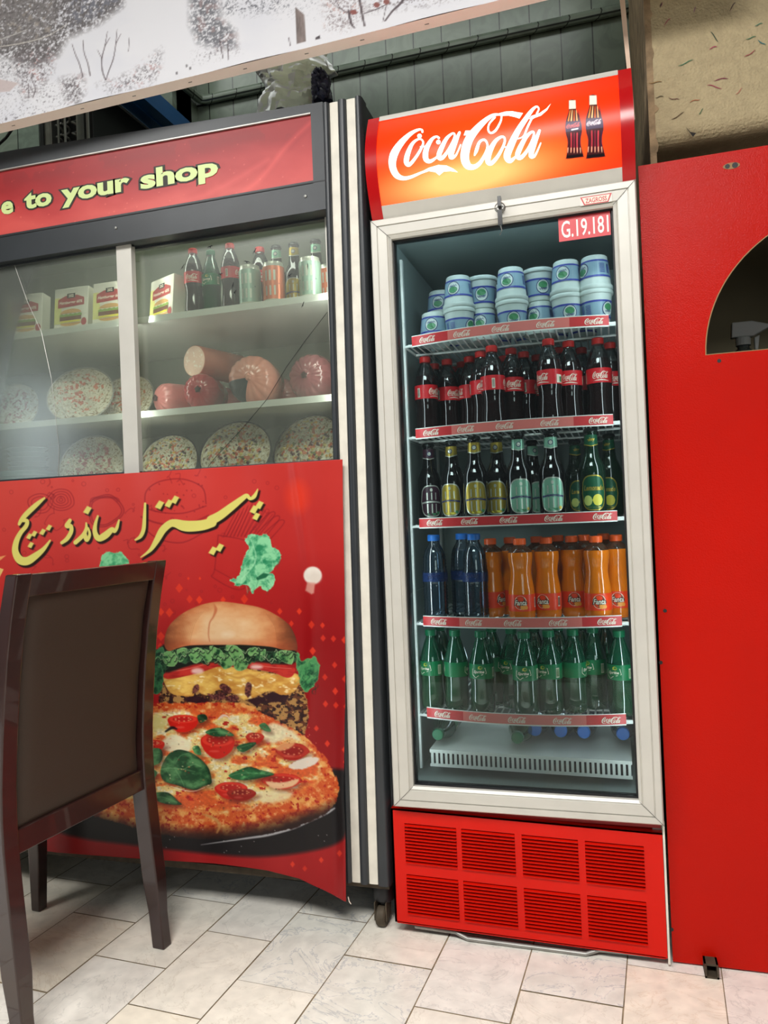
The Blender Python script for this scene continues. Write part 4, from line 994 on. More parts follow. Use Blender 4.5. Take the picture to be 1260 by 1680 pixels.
# sliding doors
dg = glassy('dusty_display_glass', (234, 238, 232), .08, .20, haze=.060, hazecol=(214, 220, 208), smear=True)
for nm, xa, xb, Y_, mull in (('left', -2.19, -1.225, 1.812, 1), ('right', -1.27, -.664, 1.836, 0)):
    b = MB(); b.use(M['charcoal']); b.box(xa, xb, Y_-.005, Y_+.010, 1.772, 1.784); b.box(xa, xb, Y_-.005, Y_+.010, 1.152, 1.160)
    b.use(M['alu'])
    if mull: b.box(-1.272, -1.225, Y_-.008, Y_+.012, 1.152, 1.782)
    else: b.box(-.672, -.664, Y_-.006, Y_+.010, 1.152, 1.782)
    dr = b.build('sliding_door', dt, bevel=.001)
    b = MB(); b.use(dg); b.box(xa, xb-(.045 if mull else .006), Y_-.002, Y_+.002, 1.16, 1.775); b.build('glass', dr)
    b = MB(); b.use(M['black'] if not mull else M['alu_dark'])
    pts = [(22,430),(45,495),(68,545),(84,620),(92,690),(97,740),(95,785)] if mull else [(537,512),(500,560),(470,602),(438,655),(400,700),(352,752),(338,770)]
    b.tube([at(x, y, Y_-.0035) for x, y in pts], .0007, 5); b.build('crack', dr)
    if not mull:
        for x, y, s_, r_ in ((345,405,5,.2),(418,412,6,.9),(405,430,6,-.3),(382,468,6,1.2),(475,452,5,.4),(505,437,5,1.6),(497,500,5,1.1),(300,438,6,.8),(362,450,4,.1),(385,480,5,.8)):
            p = at(x, y, Y_-.0026); b = MB(); b.use(M['black'])
            for dx in (-1, 1):
                b.flat(ribbon([(p.x, p.z, .0022), (p.x+dx*.004*cos(r_), p.z+.004*sin(r_)*dx+.002, .0022), (p.x+dx*s_*.0017*cos(r_), p.z+dx*s_*.0017*sin(r_), .0004)], 3, caps=False), lambda u, v: (u, Y_-.0026, v))
            b.flat(ribbon([(p.x, p.z+.002, .003), (p.x, p.z-.004, .0012)], 2, caps=False), lambda u, v: (u, Y_-.0026, v)); b.build('bird_decal', dr)
# interior shelves
b = MB(); b.use(M['white']); 
for zz_ in (1.597, 1.331):
    b = MB(); b.use(M['white']); b.box(-2.19, -.668, 1.885, 2.333, zz_-.012, zz_); b.box(-2.19, -.668, 1.882, 1.886, zz_-.015, zz_+.003); b.build('shelf', dt)
SA, SB, SCz = 1.597, 1.331, 1.102
# swivel caster
b = MB(); b.use(M['black']); b.lathe([(0, .062), (.026, .062), (.028, .070), (.028, .085), (.024, .100), (0, .1)], 20, (-.585, 1.83, 0)); b.lathe([(.018, .055), (.022, .062)], 20, (-.585, 1.83, 0))
b.use(M['rust']); b.box(-.603, -.600, 1.80, 1.84, .018, .062); b.box(-.574, -.571, 1.80, 1.84, .018, .062)
b.lathe([(0, -.012), (.021, -.012), (.0245, -.008), (.0245, .008), (.021, .012), (0, .012)], 24, (-.587, 1.815, .0248), axis='x'); b.build('caster', dt, smooth=True)

# ------------------------------------------------------------------ goods in the display
M['topping'] = printed('topping_mix', .35, coat=.5)
def mk_pizza(seed, kind):
    r_ = np.random.default_rng(seed); t = thing('pizza_tray', 'x', 'pizza', (0, 0, 0))
    b = MB(); b.use(mat('black_foam_tray', (24, 24, 26), .45) if kind == 1 else mat('foil_tray', (170, 168, 160), .4, .3)); b.lathe([(0, 0), (.098, 0), (.108, .010), (.112, .012), (.109, .013), (.098, .004), (0, .004)], 40); b.build('tray', t, smooth=True)
    nr, na = 46, 150; rr = np.linspace(0, 1, nr); aa = np.linspace(0, 2*pi, na); RR, AA = np.meshgrid(rr, aa, indexing='ij')
    x = RR*.1085*np.cos(AA); y = RR*.1085*np.sin(AA); s = seed*13.7
    h = .010+.010*(1-RR**3)+.009*NZ(x*140+s, y*140, 3)*(1-RR**8)
    strand = np.abs(NZ(x*230+s, y*230+5, 2)-.5)
    col = np.zeros(x.shape+(3,)); col[:] = (232, 224, 200)
    n2 = NZ(x*90+s+40, y*90, 3); n3 = NZ(x*260+s, y*260+90, 2)
    col[strand < .035] = (196, 178, 140); col[n3 < .34] = (150, 124, 84)
    red = (n2 > .60) & (RR < .75); col[red] = (214, 120, 78) if kind != 2 else (190, 110, 100)
    if kind == 1:
        for _ in range(150):
            a_, q_ = r_.random()*2*pi, sqrt(r_.random())*.92; cx, cy = q_*.102*cos(a_), q_*.102*sin(a_); rad = r_.uniform(.0028, .0055)
            c_ = [(226, 170, 60), (96, 40, 40), (232, 210, 130), (120, 130, 60), (206, 90, 40), (60, 30, 34)][r_.integers(0, 6)]
            d = np.hypot(x-cx, y-cy); mk = d < rad; col[mk] = c_; h = h+np.where(mk, .004*(1-(d/rad)**2), 0)
    else:
        for _ in range(90):
            a_, q_ = r_.random()*2*pi, sqrt(r_.random())*.9; cx, cy = q_*.102*cos(a_), q_*.102*sin(a_); rad = r_.uniform(.003, .007)
            d = np.abs(np.hypot(x-cx, y-cy)-rad); mk = d < .0014; col[mk] = (226, 214, 190); h = h+np.where(mk, .003, 0)
        for _ in range(26):
            a_, q_ = r_.random()*2*pi, sqrt(r_.random())*.5; cx, cy = q_*.102*cos(a_), q_*.102*sin(a_); mk = np.hypot(x-cx, y-cy) < r_.uniform(.003, .006); col[mk] = (206, 104, 60) if kind == 0 else (180, 90, 84)
    P = np.stack([x, y, h], -1).reshape(-1, 3); grid_mesh('topping', t, P, na, nr, srgb2lin(col.reshape(-1, 3)), M['topping'])
    return t
PZ = {0: mk_pizza(3, 0), 1: mk_pizza(5, 1), 2: mk_pizza(9, 2)}
for px_, py_, Y_, kind, tilt, yaw_, sc, zs, lab in (
    (133, 634, 2.06, 0, 1.12, .30, .95, SB, 'wrapped pizza leaning on the middle shelf left of the door mullion'),
    (208, 640, 2.16, 0, 1.15, .15, .86, SB, 'wrapped pizza on the middle shelf half hidden by the door mullion'),
    (152, 752, 2.02, 2, 1.20, .25, .92, SCz, 'pale wrapped pizza on the bottom left of the display'),
    (278, 752, 2.04, 1, 1.20, .10, .86, SCz, 'wrapped pizza just right of the mullion on the display bottom'),
    (388, 748, 2.00, 1, 1.12, .10, .98, SCz, 'largest wrapped pizza with corn in the middle of the display bottom'),
    (508, 746, 2.04, 1, 1.15, -.1, 1.0, SCz, 'wrapped pizza on a black tray at the right end of the display'),
    (20, 640, 2.16, 2, 1.2, .2, .9, SB, 'dim wrapped pizza at the far left of the middle shelf')):
    q = at(px_, py_, Y_); cz = max(q.z, zs+.112*sc*sin(tilt)+.004)
    o = place(PZ[kind], (q.x, Y_, cz), (tilt, 0, yaw_), lab, 'wrapped pizzas in the display', used); o.scale = (sc,)*3
    o.location.z = zs+.112*sc*sin(tilt)+.003

def mk_sausage(name, main, dark, wedge, rad, L, cut=False):
    t = thing('mortadella', 'x', 'sausage', (0, 0, 0))
    b = MB(); b.use(main); prof = []
    if cut: prof = [(0, 0), (rad*.97, 0), (rad, .004), (rad, L*.8), (rad*.8, L*.95), (0, L)]; b.lathe(prof, 48, axis='y')
    else:
        prof = [(.006, -.004), (.010, .000)] + [(rad*sin(a)**.62, .052*(1-cos(a))*(rad/.065)) for a in [pi/2*k/12 for k in range(1, 13)]] + [(rad*1.01, L*.5), (rad, L*.8), (rad*.7, L*.95), (0, L)]
        b.lathe(prof, 72, axis='y', mod=lambda a, i: 1+(.20*abs(sin(a*9+.6*sin(a*3)))**.6-.12)*(max(0, 1-i/13) if i > 1 else 0))
    if wedge:
        b.use(M['navyprint'])
        for i_, f_ in enumerate(b.f):
            cx, cy, cz = [sum(b.v[k][j] for k in f_)/len(f_) for j in range(3)]
            a_ = math.atan2(cz, cx)
            if -pi*.97 < a_ < -pi*.58 and cy < .09 and math.hypot(cx, cz) > rad*.18: b.mi[i_] = b.cur
    b.build('casing', t, smooth=True, ang=70)
    if cut:
        b = MB(); b.use(mat('cut_sausage_face', (232, 198, 180), .5, noise=.12, nscale=40)); b.lathe([(0, -.001), (rad*.94, -.001), (rad*.95, .001)], 40, axis='y')
        b.use(M['cream']); 
        for k in range(26): a_, q_ = random.random()*2*pi, sqrt(random.random())*rad*.85; b.flat([disc(q_*cos(a_), q_*sin(a_), random.uniform(.0015, .004), n=8)], lambda u, v: (u, -.0016, v))
        b.build('cut_face', t)
    else:
        b = MB(); b.use(dark); b.lathe([(0, -.012), (.006, -.012), (.009, -.006), (.005, 0), (.008, .004)], 16, axis='y', mod=lambda a, i: 1+.2*sin(a*5)); b.build('knot', t, smooth=True)
    return t
M['navyprint'] = mat('dark_printed_film', (40, 52, 56), .35, noise=.5, nscale=90)
pink = mat('pink_casing', (222, 150, 132), .22, coat=.5, noise=.08, nscale=14); mauve = mat('mauve_casing', (146, 84, 88), .2, coat=.6, noise=.1, nscale=14)
redc = mat('red_casing', (176, 62, 66), .22, coat=.5, noise=.1, nscale=14); rose = mat('rose_casing', (200, 120, 116), .25, coat=.4, noise=.08)
dkk = mat('dark_knot', (60, 30, 30), .5); pk = mat('pink_knot', (226, 160, 140), .4)
for px_, py_, Y_, rad, mt, dk_, wd_, yaw_, cut, lab in (
    (408, 617, 1.915, .0695, pink, pk, True, .20, False, 'large pink mortadella with a dark printed patch on its lower left'),
    (500, 607, 1.945, .066, mauve, dkk, False, -.05, False, 'dark mauve mortadella at the right end of the middle shelf'),
    (325, 633, 1.925, .052, redc, dkk, False, .25, False, 'small red sausage with a dark knotted end'),
    (257, 625, 1.975, .048, rose, dkk, False, -.5, False, 'rose sausage lying beside the mullion, left of the red one')):
    t = mk_sausage('m', mt, dk_, wd_, rad, .17, cut); q = at(px_, py_, Y_)
    t.location = (q.x, Y_, SB+rad*1.03+.004); t.rotation_euler = (0, 0, yaw_); t['label'] = lab; t['group'] = 'sausages on the middle shelf'
t = mk_sausage('m', pink, dkk, False, .046, .22, True); q = at(318, 572, 1.99); t.location = (q.x, 1.99, SB+.108+.047); t.rotation_euler = (0, 0, -.3); t['label'] = 'cut mortadella showing its pale speckled face, lying on top of the others'; t['group'] = 'sausages on the middle shelf'
t = mk_sausage('m', rose, dkk, False, .052, .15); q = at(352, 600, 2.13); t.location = (q.x, 2.135, SB+.056); t['label'] = 'rose sausage lying behind the small red one, under the cut mortadella'; t['group'] = 'sausages on the middle shelf'
t = mk_sausage('m', rose, pk, False, .056, .15); q = at(452, 600, 2.135); t.location = (q.x, 2.135, SB+.060); t['label'] = 'pinkish sausage lying behind, between the pink and mauve ones'; t['group'] = 'sausages on the middle shelf'

# burger cartons
M['cartonw'] = mat('white_carton', (226, 222, 208), .5); M['cartony'] = mat('lemon_carton_tint', (226, 222, 140), .5); M['cred'] = mat('crimson_print', (170, 52, 54), .5); M['bunp'] = mat('bun_print', (206, 158, 96), .5)
M['patty'] = mat('patty_print', (110, 66, 44), .5); M['lett'] = mat('lettuce_print', (130, 160, 70), .5)
def mk_carton():
    t = thing('burger_carton', 'x', 'box', (0, 0, 0)); b = MB(); w, h, d = .058, .128, .040
    b.use(M['cartonw']); b.box(-w, w, 0, d, 0, h); b.build('carton', t, bevel=.0015)
    f = lambda k: (lambda u, v: (u, -.0004*k, v)); b = MB()
    b.use(M['cartony']); b.flat([[(-w+.001, .02), (-w+.03, .02), (-w+.02, .10), (-w+.001, .10)]], f(1)); b.use(M['cred'])
    b.flat([[(-.045, .068), (.045, .072), (.045, .094), (.02, .104), (-.02, .104), (-.045, .094)]], f(2)); b.use(M['black']); b.flat([[(-.014, .096), (.014, .096), (.014, .110), (-.014, .110)]], f(3))
    b.use(M['cream']); b.flat(words('202', .018, 0, .0985, .03, 0, .009), f(4)); b.flat(words('Hamburger 60%', .080, 0, .077, .02, .15, .011), f(4))
    b.use(M['bunp']); b.flat([disc(0, .050, .036, .013, 24, 0, pi), disc(0, .020, .036, .009, 24, pi, 2*pi)], f(2)); b.use(M['lett']); b.flat([ [(-.038+.0076*k, .046+(.003 if k % 2 else 0)) for k in range(11)]+[(.038, .040), (-.038, .040)]], f(3))
    b.use(M['patty']); b.flat([[(-.037, .028), (.037, .028), (.037, .040), (-.037, .040)]], f(4)); b.use(M['yellow']); b.flat([[(-.034, .022), (.034, .022), (.034, .028), (-.034, .028)]], f(4))
    b.use(M['cred']); b.flat([disc(.046, .020, .009, .012)], f(4)); b.use(M['cartonw']); b.build('print', t); return t
CT = mk_carton()
for px_, base, yaw_, Y_, lab in ((38, 548, .10, 1.90, 'leftmost burger carton behind the left glass door'), (114, 532, .02, 1.902, 'burger carton in the middle of the three left of the mullion'), (178, 527, .0, 1.90, 'burger carton partly behind the mullion on its left side'), (262, 522, -.42, 1.93, 'burger carton standing turned at an angle just right of the mullion')):
    q = at(px_, 500, Y_); place(CT, (q.x, Y_, SA), (-.10, 0, yaw_), lab, 'burger cartons on the top shelf', used)

# cans and bottles on the display's top shelf
def mk_can(m1, m2):
    t = thing('drink_can', 'x', 'can', (0, 0, 0)); b = MB(); b.use(M['silver']); b.lathe([(0, .002), (.022, 0), (.024, .002), (.030, .010)], 32); b.lathe([(.030, .100), (.0265, .110), (.0268, .113), (.0255, .113), (.024, .111), (0, .111)], 32)
    b.build('can_end', t, smooth=True)
    b = MB(); b.use(m1); b.lathe([(.030, .010), (.030, .100)], 40); b.use(M['silver'])
    for off in (0, pi):
        g = wrapmap(.0304, off)
        for u in (-.012, 0, .012): b.flat(rect(u-.003, u+.003, .060, .088), g); b.flat(rect(u-.0025, u+.0025, .020, .046), g)
        b.use(m2); b.flat(rect(-.026, .026, .050, .053), g); b.use(M['silver'])
    b.build('can_body', t, smooth=True); return t
cg = mk_can(mat('pale_teal_can', (160, 186, 172), .3, .3), B['navy']); co = mk_can(mat('orange_can', (216, 120, 84), .3, .3), B['navy'])
q = at(527, 455, 2.0)
for P, px_, Y_, lab in ((cg, 410, 1.92, 'pale teal drink can, leftmost of the cans beside the soda bottles'), (co, 449, 1.922, 'orange drink can between two teal cans'), (cg, 509, 1.925, 'pale teal drink can near the right end of the top shelf'), (co, 541, 2.0, 'orange drink can half hidden at the right edge of the display')):
    x = min(at(px_, 460, Y_).x, -.70); place(P, (x, Y_, SA), .1, lab, 'drink cans', used)
for P, px_, Y_, r_, lab in ((P_cola, 318, 1.93, .3, 'cola bottle with red label beside the burger carton in the display'), (P_sprite, 347, 1.94, -.1, 'green soda bottle between two cola bottles in the display'), (P_cola, 379, 1.935, 1.6, 'cola bottle beside the leftmost can in the display')):
    x = at(px_, 460, Y_).x; o = place(P, (x, Y_, SA), r_, lab, 'soda bottles in the display', used); o.scale = (.88, .88, .90)
for P, px_, Y_, lab in ((P_cola, 428, 2.02, 'dim red-capped bottle behind the leftmost can'), (P_beer['mint'], 455, 2.02, 'dim dark bottle behind the orange can'), (P_beer['gold'], 484, 2.02, 'dim dark bottle with gold neck behind the cans'), (P_beer['mint'], 520, 2.02, 'dim dark bottle behind the right teal can')):
    x = at(px_, 460, Y_).x; o = place(P, (x, Y_, SA), .2, lab, 'bottles behind the cans', used); o.scale = (.95, .95, .95)
# plastic containers bottom left
def mk_bowl():
    b = MB(); b.use(mat('pale_blue_plastic', (186, 206, 206), .35)); b.lathe([(0, 0), (.046, 0), (.050, .002), (.060, .0125), (.063, .0135), (.063, .0155), (.058, .0155), (.046, .004), (0, .004)], 36); return b.build('plastic_plate', smooth=True)
lid = mk_bowl(); q = at(44, 700, 2.10)
for k in range(5):
    o = lid if k == 0 else lid.copy()
    if k: C.objects.link(o)
    tag(o, 'pale round plastic plate, %s from the bottom of the stack on the tub' % ORD[k], 'plate', 'plates stacked on the ribbed tub'); o.location = (q.x, 2.10, 1.2065+.0155*k)
b = MB(); b.use(mat('ribbed_tub_plastic', (150, 184, 186), .35)); b.lathe([(0, 0), (.072, 0), (.075, .003), (.083, .085), (.090, .087), (.092, .100), (.088, .104), (0, .104)], 60, mod=lambda a, i: 1+.012*(int(round(a/(2*pi)*60)) % 2) if 1 < i < 4 else 1)
o = b.build('plastic_tub', smooth=True); o.location = (q.x, 2.10, SCz); tag(o, 'pale blue ribbed plastic tub at the lower left of the display', 'tub')

# ------------------------------------------------------------------ on top of the display
T2 = 2.105
t = thing('black_crate', 'black box on top of the display, under the blue beam', 'box', (-1.62, 2.12, 2.075))
b = MB(); b.use(M['black']); b.box(-1.66, -1.465, 1.985, 2.30, 2.092, 2.362); b.build('crate_body', t, bevel=.002)
b = MB(); b.use(M['alu_dark']); b.box(-1.466, -1.460, 1.962, 2.305, 2.360, 2.366); b.box(-1.466, -1.460, 2.298, 2.305, 2.092, 2.36); b.box(-1.470, -1.463, 1.960, 1.966, 2.092, 2.36); b.build('edge_strip', t)
b = MB(); b.use(M['blue_beam']); b.box(-1.462, -1.372, 1.86, 2.44, 2.368, 2.375); b.box(-1.462, -1.458, 1.86, 2.44, 2.375, 2.43); b.box(-1.376, -1.372, 1.86, 2.44, 2.375, 2.43); b.box(-1.42, -1.412, 1.86, 2.44, 2.362, 2.368)
tag(b.build('steel_beam', org=Vector((-1.417, 2.15, 2.368))), 'blue painted steel channel running back from behind the snowy picture', 'beam')
t = thing('condenser_coil', 'grey serpentine condenser coil standing behind the header at the left', 'coil', (-1.53, 1.97, 2.09))
b = MB(); b.use(M['charcoal']); b.box(-1.612, -1.600, 1.93, 1.96, 2.09, 2.42); b.use(M['steel']); b.box(-1.600, -1.578, 1.935, 1.94, 2.09, 2.42); b.box(-1.482, -1.478, 1.93, 1.96, 2.09, 2.42); b.build('frame', t)
b = MB(); b.use(M['steel'])
for x in (-1.572, -1.545, -1.522): b.tube([(x, 1.93, 2.09), (x, 1.93, 2.42)], .0038, 8)
b.build('rod', t, smooth=True)
b = MB(); b.use(M['steel'])
for x in (-1.558, -1.533, -1.500):
    pts = []
    for k in range(90): z = 2.09+.33*k/89; pts.append((x+.010*sin(z*2*pi/.034), 1.95+.010*cos(z*2*pi/.034), z))
    b.tube(pts, .0035, 7)
b.build('tube_coil', t, smooth=True)
b = MB(); b.use(M['black']); b.lathe([(0, .055), (.05, .052), (.10, .036), (.125, .012), (.13, 0), (0, 0)], 28, (-1.80, 1.97, 2.092)); tag(b.build('dark_bowl', smooth=True, org=Vector((-1.8, 1.97, 2.092))), 'upturned black bowl on top of the display at the far left', 'bowl')
b = MB(); b.use(M['black']); b.tube([tuple(at(x, y, 1.93)) for x, y in ((-30, 250), (-5, 240), (10, 226), (20, 212), (27, 196), (30, 170))], .004, 8); tag(b.build('power_cable', smooth=True, org=at(10, 226, 1.93)), 'black cable hanging at the far left below the snowy picture', 'cable')

# crumpled plastic bag with a dark bundle inside
mbag = glassy('milky_bag_film', (214, 224, 210), .03, .55, body=.95, bodycol=(228, 236, 214))
def blob(name, outline, Y_, depth, mtl, amp, seed, n=46, m_=40):
    """closed crumpled body: the outline gives its width at each height, depth its thickness"""
    b = MB(); b.use(mtl); rows = []; L = [at(*p, Y_) for p in outline[0]]; Rr = [at(*p, Y_) for p in outline[1]]
    def lerp(A, t):
        x = t*(len(A)-1); i = min(int(x), len(A)-2); f = x-i; return A[i]*(1-f)+A[i+1]*f
    vs = []
    for j in range(m_+1):
        t = j/m_; a = lerp(L, t); c = lerp(Rr, t); cx, cz, hw = (a.x+c.x)/2, (a.z+c.z)/2, (c.x-a.x)/2; sl = (c.z-a.z)/2
        for i in range(n):
            an = 2*pi*i/n; s_ = 1+amp*(float(NZ(5*cos(an)+seed, 5*sin(an)+t*9, 4))-.5)*2
            vs.append((cx+hw*cos(an)*(1+(s_-1)*.4), Y_+depth*sin(an)*s_, cz+sl*cos(an)+.012*(float(NZ(3*cos(an)+seed, t*7+3*sin(an), 3))-.5)))
    fs = [(j*n+i, j*n+(i+1) % n, (j+1)*n+(i+1) % n, (j+1)*n+i) for j in range(m_) for i in range(n)]
    fs += [tuple(range(n))[::-1], tuple(m_*n+i for i in range(n))]
    b.add(vs, fs); return b.build(name, smooth=True, ang=28, org=Vector(at(*outline[0][-1], Y_)))
bg = blob('plastic_bag', ([(400, 60), (408, 100), (420, 118), (432, 136), (438, 150), (430, 168), (418, 200)], [(540, 60), (535, 92), (552, 118), (530, 130), (524, 148), (518, 165), (514, 190)]), 1.93, .05, mbag, .34, 3.3)
tag(bg, 'crumpled milky plastic bag on top of the display beside the striped post', 'plastic bag')
bd = blob('patterned_bundle', ([(518, 116), (512, 124), (512, 140), (513, 152), (514, 172)], [(534, 118), (540, 126), (541, 140), (542, 150), (545, 165)]), 1.845, .022, mat('blue_black_cloth', (30, 30, 52), .5, noise=.9, nscale=80), .6, 8.1, 36, 24)
tag(bd, 'small blue-black patterned bundle beside the milky bag', 'bundle')

# ------------------------------------------------------------------ food banner hung on the display
cv = Canvas(-60, 745, 590, 1475, 2, (176, 26, 30)); X, Y = cv.X, cv.Y; w = (slice(None), slice(None))
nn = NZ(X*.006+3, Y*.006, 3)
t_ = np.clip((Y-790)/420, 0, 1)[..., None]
cv.a[:] = np.array((196, 50, 44))*(1-t_)+np.array((158, 12, 18))*t_  # lighter top: print tone and lighting both put into this gradient
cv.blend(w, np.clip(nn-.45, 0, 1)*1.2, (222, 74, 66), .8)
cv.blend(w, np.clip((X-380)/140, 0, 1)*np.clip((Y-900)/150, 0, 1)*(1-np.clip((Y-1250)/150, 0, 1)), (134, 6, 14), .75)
cv.blend(w, (1-np.clip((X+10)/420, 0, 1))*(1-np.clip((Y-780)/260, 0, 1)), (222, 84, 72), .7)  # window glare at the top left painted into the ink
D = (128, 20, 30)
def dood(P, closed=False, wd=1.5, a=.55): cv.stroke([(x, y, wd) for x, y in P], D, a, soft=.8, closed=closed)
for (cx, cy, rs) in ((100, 820, (22, 17, 12, 7, 3)), (66, 826, (20, 14))):
    for r in rs: dood([(cx+r*cos(a)*(1+.08*sin(3*a+cx)), cy+r*.8*sin(a)) for a in [2*pi*k/12 for k in range(12)]], True)
for k in (1, .88): dood([(172+28*k*cos(a)*(1+.12*cos(3*a)), 838+26*k*sin(a)*(1-.1*sin(2*a))) for a in [2*pi*i/16 for i in range(16)]], True, 2)
for k in (1, .86): dood([(172+24*k*(cos(a)), 826+14*k*sin(a)-3*cos(2*a)) for a in [pi+pi*i/10 for i in range(11)]])
dood([(238, 830), (240, 806), (262, 790), (300, 786), (332, 800), (338, 826)], wd=2); dood([(236, 832), (260, 840), (300, 842), (338, 830)], wd=2); dood([(232, 848), (258, 858), (300, 862), (342, 846)], wd=3); dood([(236, 866), (260, 884), (300, 890), (340, 870)], wd=2)
for k in range(26): dood([(245+random.random()*90, 792+random.random()*60)]*2, wd=random.uniform(1.5, 3))
for k in range(9):
    x = 366+k*6; dood([(x, 880), (x+20+k, 826+abs(k-4)*4)], wd=1.6); dood([(x+5, 880), (x+25+k, 828+abs(k-4)*4)], wd=1.2)
for k in range(3): dood([(410+k*12, 874), (442+k*8, 842+k*6), (450+k*8, 846+k*6), (420+k*12, 884)], wd=1.8)
dood([(358, 878), (352, 935), (350, 948), (400, 966), (420, 900), (400, 886), (358, 878)], wd=1.8); dood([(352, 934), (396, 958)], wd=1.4)
for _ in range(60):
    x, y = random.uniform(0, 470), random.uniform(780, 1010); r = random.uniform(1, 3.5); dood([(x+r*cos(a), y+r*sin(a)) for a in [2*pi*i/7 for i in range(7)]], True, 1.0, .45)
for _ in range(26):
    x, y = random.uniform(10, 330), random.uniform(780, 1040); a = random.random()*6; L = random.uniform(12, 34); dood([(x+L*i/5*cos(a)+4*sin(i*1.7+x), y+L*i/5*sin(a)+4*cos(i*1.9+x)) for i in range(6)], wd=1.2, a=.5)
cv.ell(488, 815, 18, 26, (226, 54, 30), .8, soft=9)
# orange diamonds
dia = [(294,965,7),(311,983,6),(327,984,6),(366,984,5),(401,983,7),(459,1003,5),(491,1003,5),(511,1025,6),(529,1026,4.5),(530,1047,5),(547,1048,5),(565,1050,5.5),(513,1068,6),(549,1091,5),(533,1111,5),(566,1114,5.5),(550,1134,5.5),(534,1155,5),(551,1157,5),(568,1159,5.5),(519,1195,4.5),(537,1220,5),(566,1230,6),(278,1005,7),(264,1044,7),(263,1060,5),(264,1004,6),(557,1400,5),(527,1411,4.5),(500,1425,4.5),(480,1418,4.5),(567,1250,5),(309,949,2.5),(328,949,2.5),(478,1023,4.5),(255,1100,5),(568,1322,4)]
for x, y, r in dia: cv.poly([(x-r*.9, y), (x, y-r*1.15), (x+r*.9, y), (x, y+r*1.15)], (226, 58, 32), random.uniform(.7, .95), .7)
# mushroom print
cv.ell(513, 944, 15, 14.5, (236, 226, 214), 1, soft=1.5); cv.ell(516, 948, 11, 9, (214, 200, 186), .5, soft=4); cv.poly([(504, 955), (517, 956), (515, 973), (511, 975), (501, 969)], (214, 150, 136), .9, soft=1.5)
# floating lettuce
lt = [(403,882),(415,876),(425,878),(437,875),(442,884),(445,896),(455,902),(461,910),(457,922),(450,930),(445,938),(440,940),(450,944),(449,958),(444,966),(434,970),(428,962),(420,966),(415,974),(410,964),(400,960),(390,962),(378,952),(388,948),(394,938),(397,925),(402,912),(408,900),(403,890)]
def leafshade(c1, c2, c3, fx=.09, lo=.28):
    def f(x, y, d):
        n = NZ(x*fx+y*.05, y*fx-x*.03, 4)[..., None]; e = np.clip(1+d/2.2, 0, 1)[..., None]
        c = np.array(c1)*(1-np.clip((n-lo)*3.6, 0, 1))+np.array(c2)*np.clip((n-lo)*3.6, 0, 1)
        return c*(1-e*.6)+np.array(c3)*e*.6
    return f
cv.poly(lt, None, 1, .7, smooth=3, rough=3.5, shade=leafshade((40, 136, 90), (140, 214, 160), (170, 228, 178)))
cv.stroke([(396,950,2.5),(410,935,2),(420,915,2),(412,885,1)], (176, 232, 184), .7, soft=1.2); cv.poly([(420,948),(432,940),(442,942),(436,948),(422,952)], (12, 84, 52), .85, 1)
cv.poly([(165,918),(170,908),(180,905),(190,908),(198,903),(204,912),(212,920),(206,940),(166,940)], None, 1, .7, smooth=3, rough=3, shade=leafshade((60, 150, 100), (130, 206, 150), (150, 220, 160)))
# far left fragments of another picture
cv.poly([(-8, 915), (10, 911), (2, 918), (-8, 925)], (230, 150, 90)); cv.poly([(-8, 948), (0, 932), (6, 934), (-2, 950)], (228, 190, 110))
cv.poly([(-8, 1022), (14, 1018), (14, 1400), (-8, 1400)], (78, 20, 18)); cv.poly([(-8, 1128), (14, 1124), (14, 1235), (-8, 1240)], (186, 112, 52), soft=5); cv.poly([(-8, 1240), (14, 1240), (14, 1400), (-8, 1400)], (110, 90, 80), soft=4)
# calligraphy: yellow strokes over a black drop
def A(P): return [(x/4.2, 770+y/4.2, wd/4.2*1.14) for x, y, wd in P]
def Bq(P): return [(280+x/4.2, 770+y/4.2, wd/4.2*1.12) for x, y, wd in P]
strokes = [A([(306,198,12),(255,240,28),(190,300,32),(150,345,26),(132,378,18)]), A([(160,352,22),(186,356,24),(180,390,26),(140,440,28),(112,500,34),(105,565,40),(135,622,50),(185,632,50),(240,600,42),(300,550,26),(345,490,10)]),
  A([(482,352,22),(462,388,30),(488,392,26),(490,430,26),(462,478,26),(426,506,20)]), A([(594,370,10),(594,410,20),(572,455,26),(520,504,26)]), A([(584,450,26),(598,486,26),(618,450,18),(608,405,12)]),
  A([(674,322,12),(656,385,22),(656,440,30),(682,476,38),(730,452,42),(772,415,30),(790,428,20),(806,400,20),(820,350,10)]), A([(1000,236,14),(996,320,20),(990,410,24),(968,462,22),(932,486,10)]),
  A([(970,606,6),(1036,556,22),(1080,490,36),(1120,420,44),(1170,376,44),(1210,372,50),(1262,388,64),(1320,392,66),(1400,384,62),(1460,366,58)]), Bq([(280,350,58),(340,318,54),(420,258,46),(490,204,34),(524,182,26),(548,202,20),(578,184,24),(600,136,6)])]
def dot(x, y, s, o=0): x, y = x/4.2+o, 770+y/4.2; s = s/4.2/2; return [(x-s*1.15, y+s*.5), (x-s*.1, y-s*1.1), (x+s*1.1, y-s*.6), (x+s*.15, y+s*1.1)]
dots = [dot(202,462,40), dot(236,444,40), dot(212,522,40), dot(294,432,42), dot(338,402,40), dot(603,282,54), dot(1100,246,58), dot(1164,236,54), dot(1206,210,54), dot(575,278,56,280), dot(612,246,54,280), dot(590,325,50,280), dot(292,562,56,280), dot(338,540,54,280)]
for P in strokes: cv.stroke([(x+3.2, y+3.4, wd+1.2) for x, y, wd in P], (24, 14, 10), .92, soft=1.0)
for P in dots: cv.poly([(x+3, y+3.2) for x, y in P], (24, 14, 10), .92, 1.2)
for P in strokes: cv.stroke(P, (224, 214, 112))
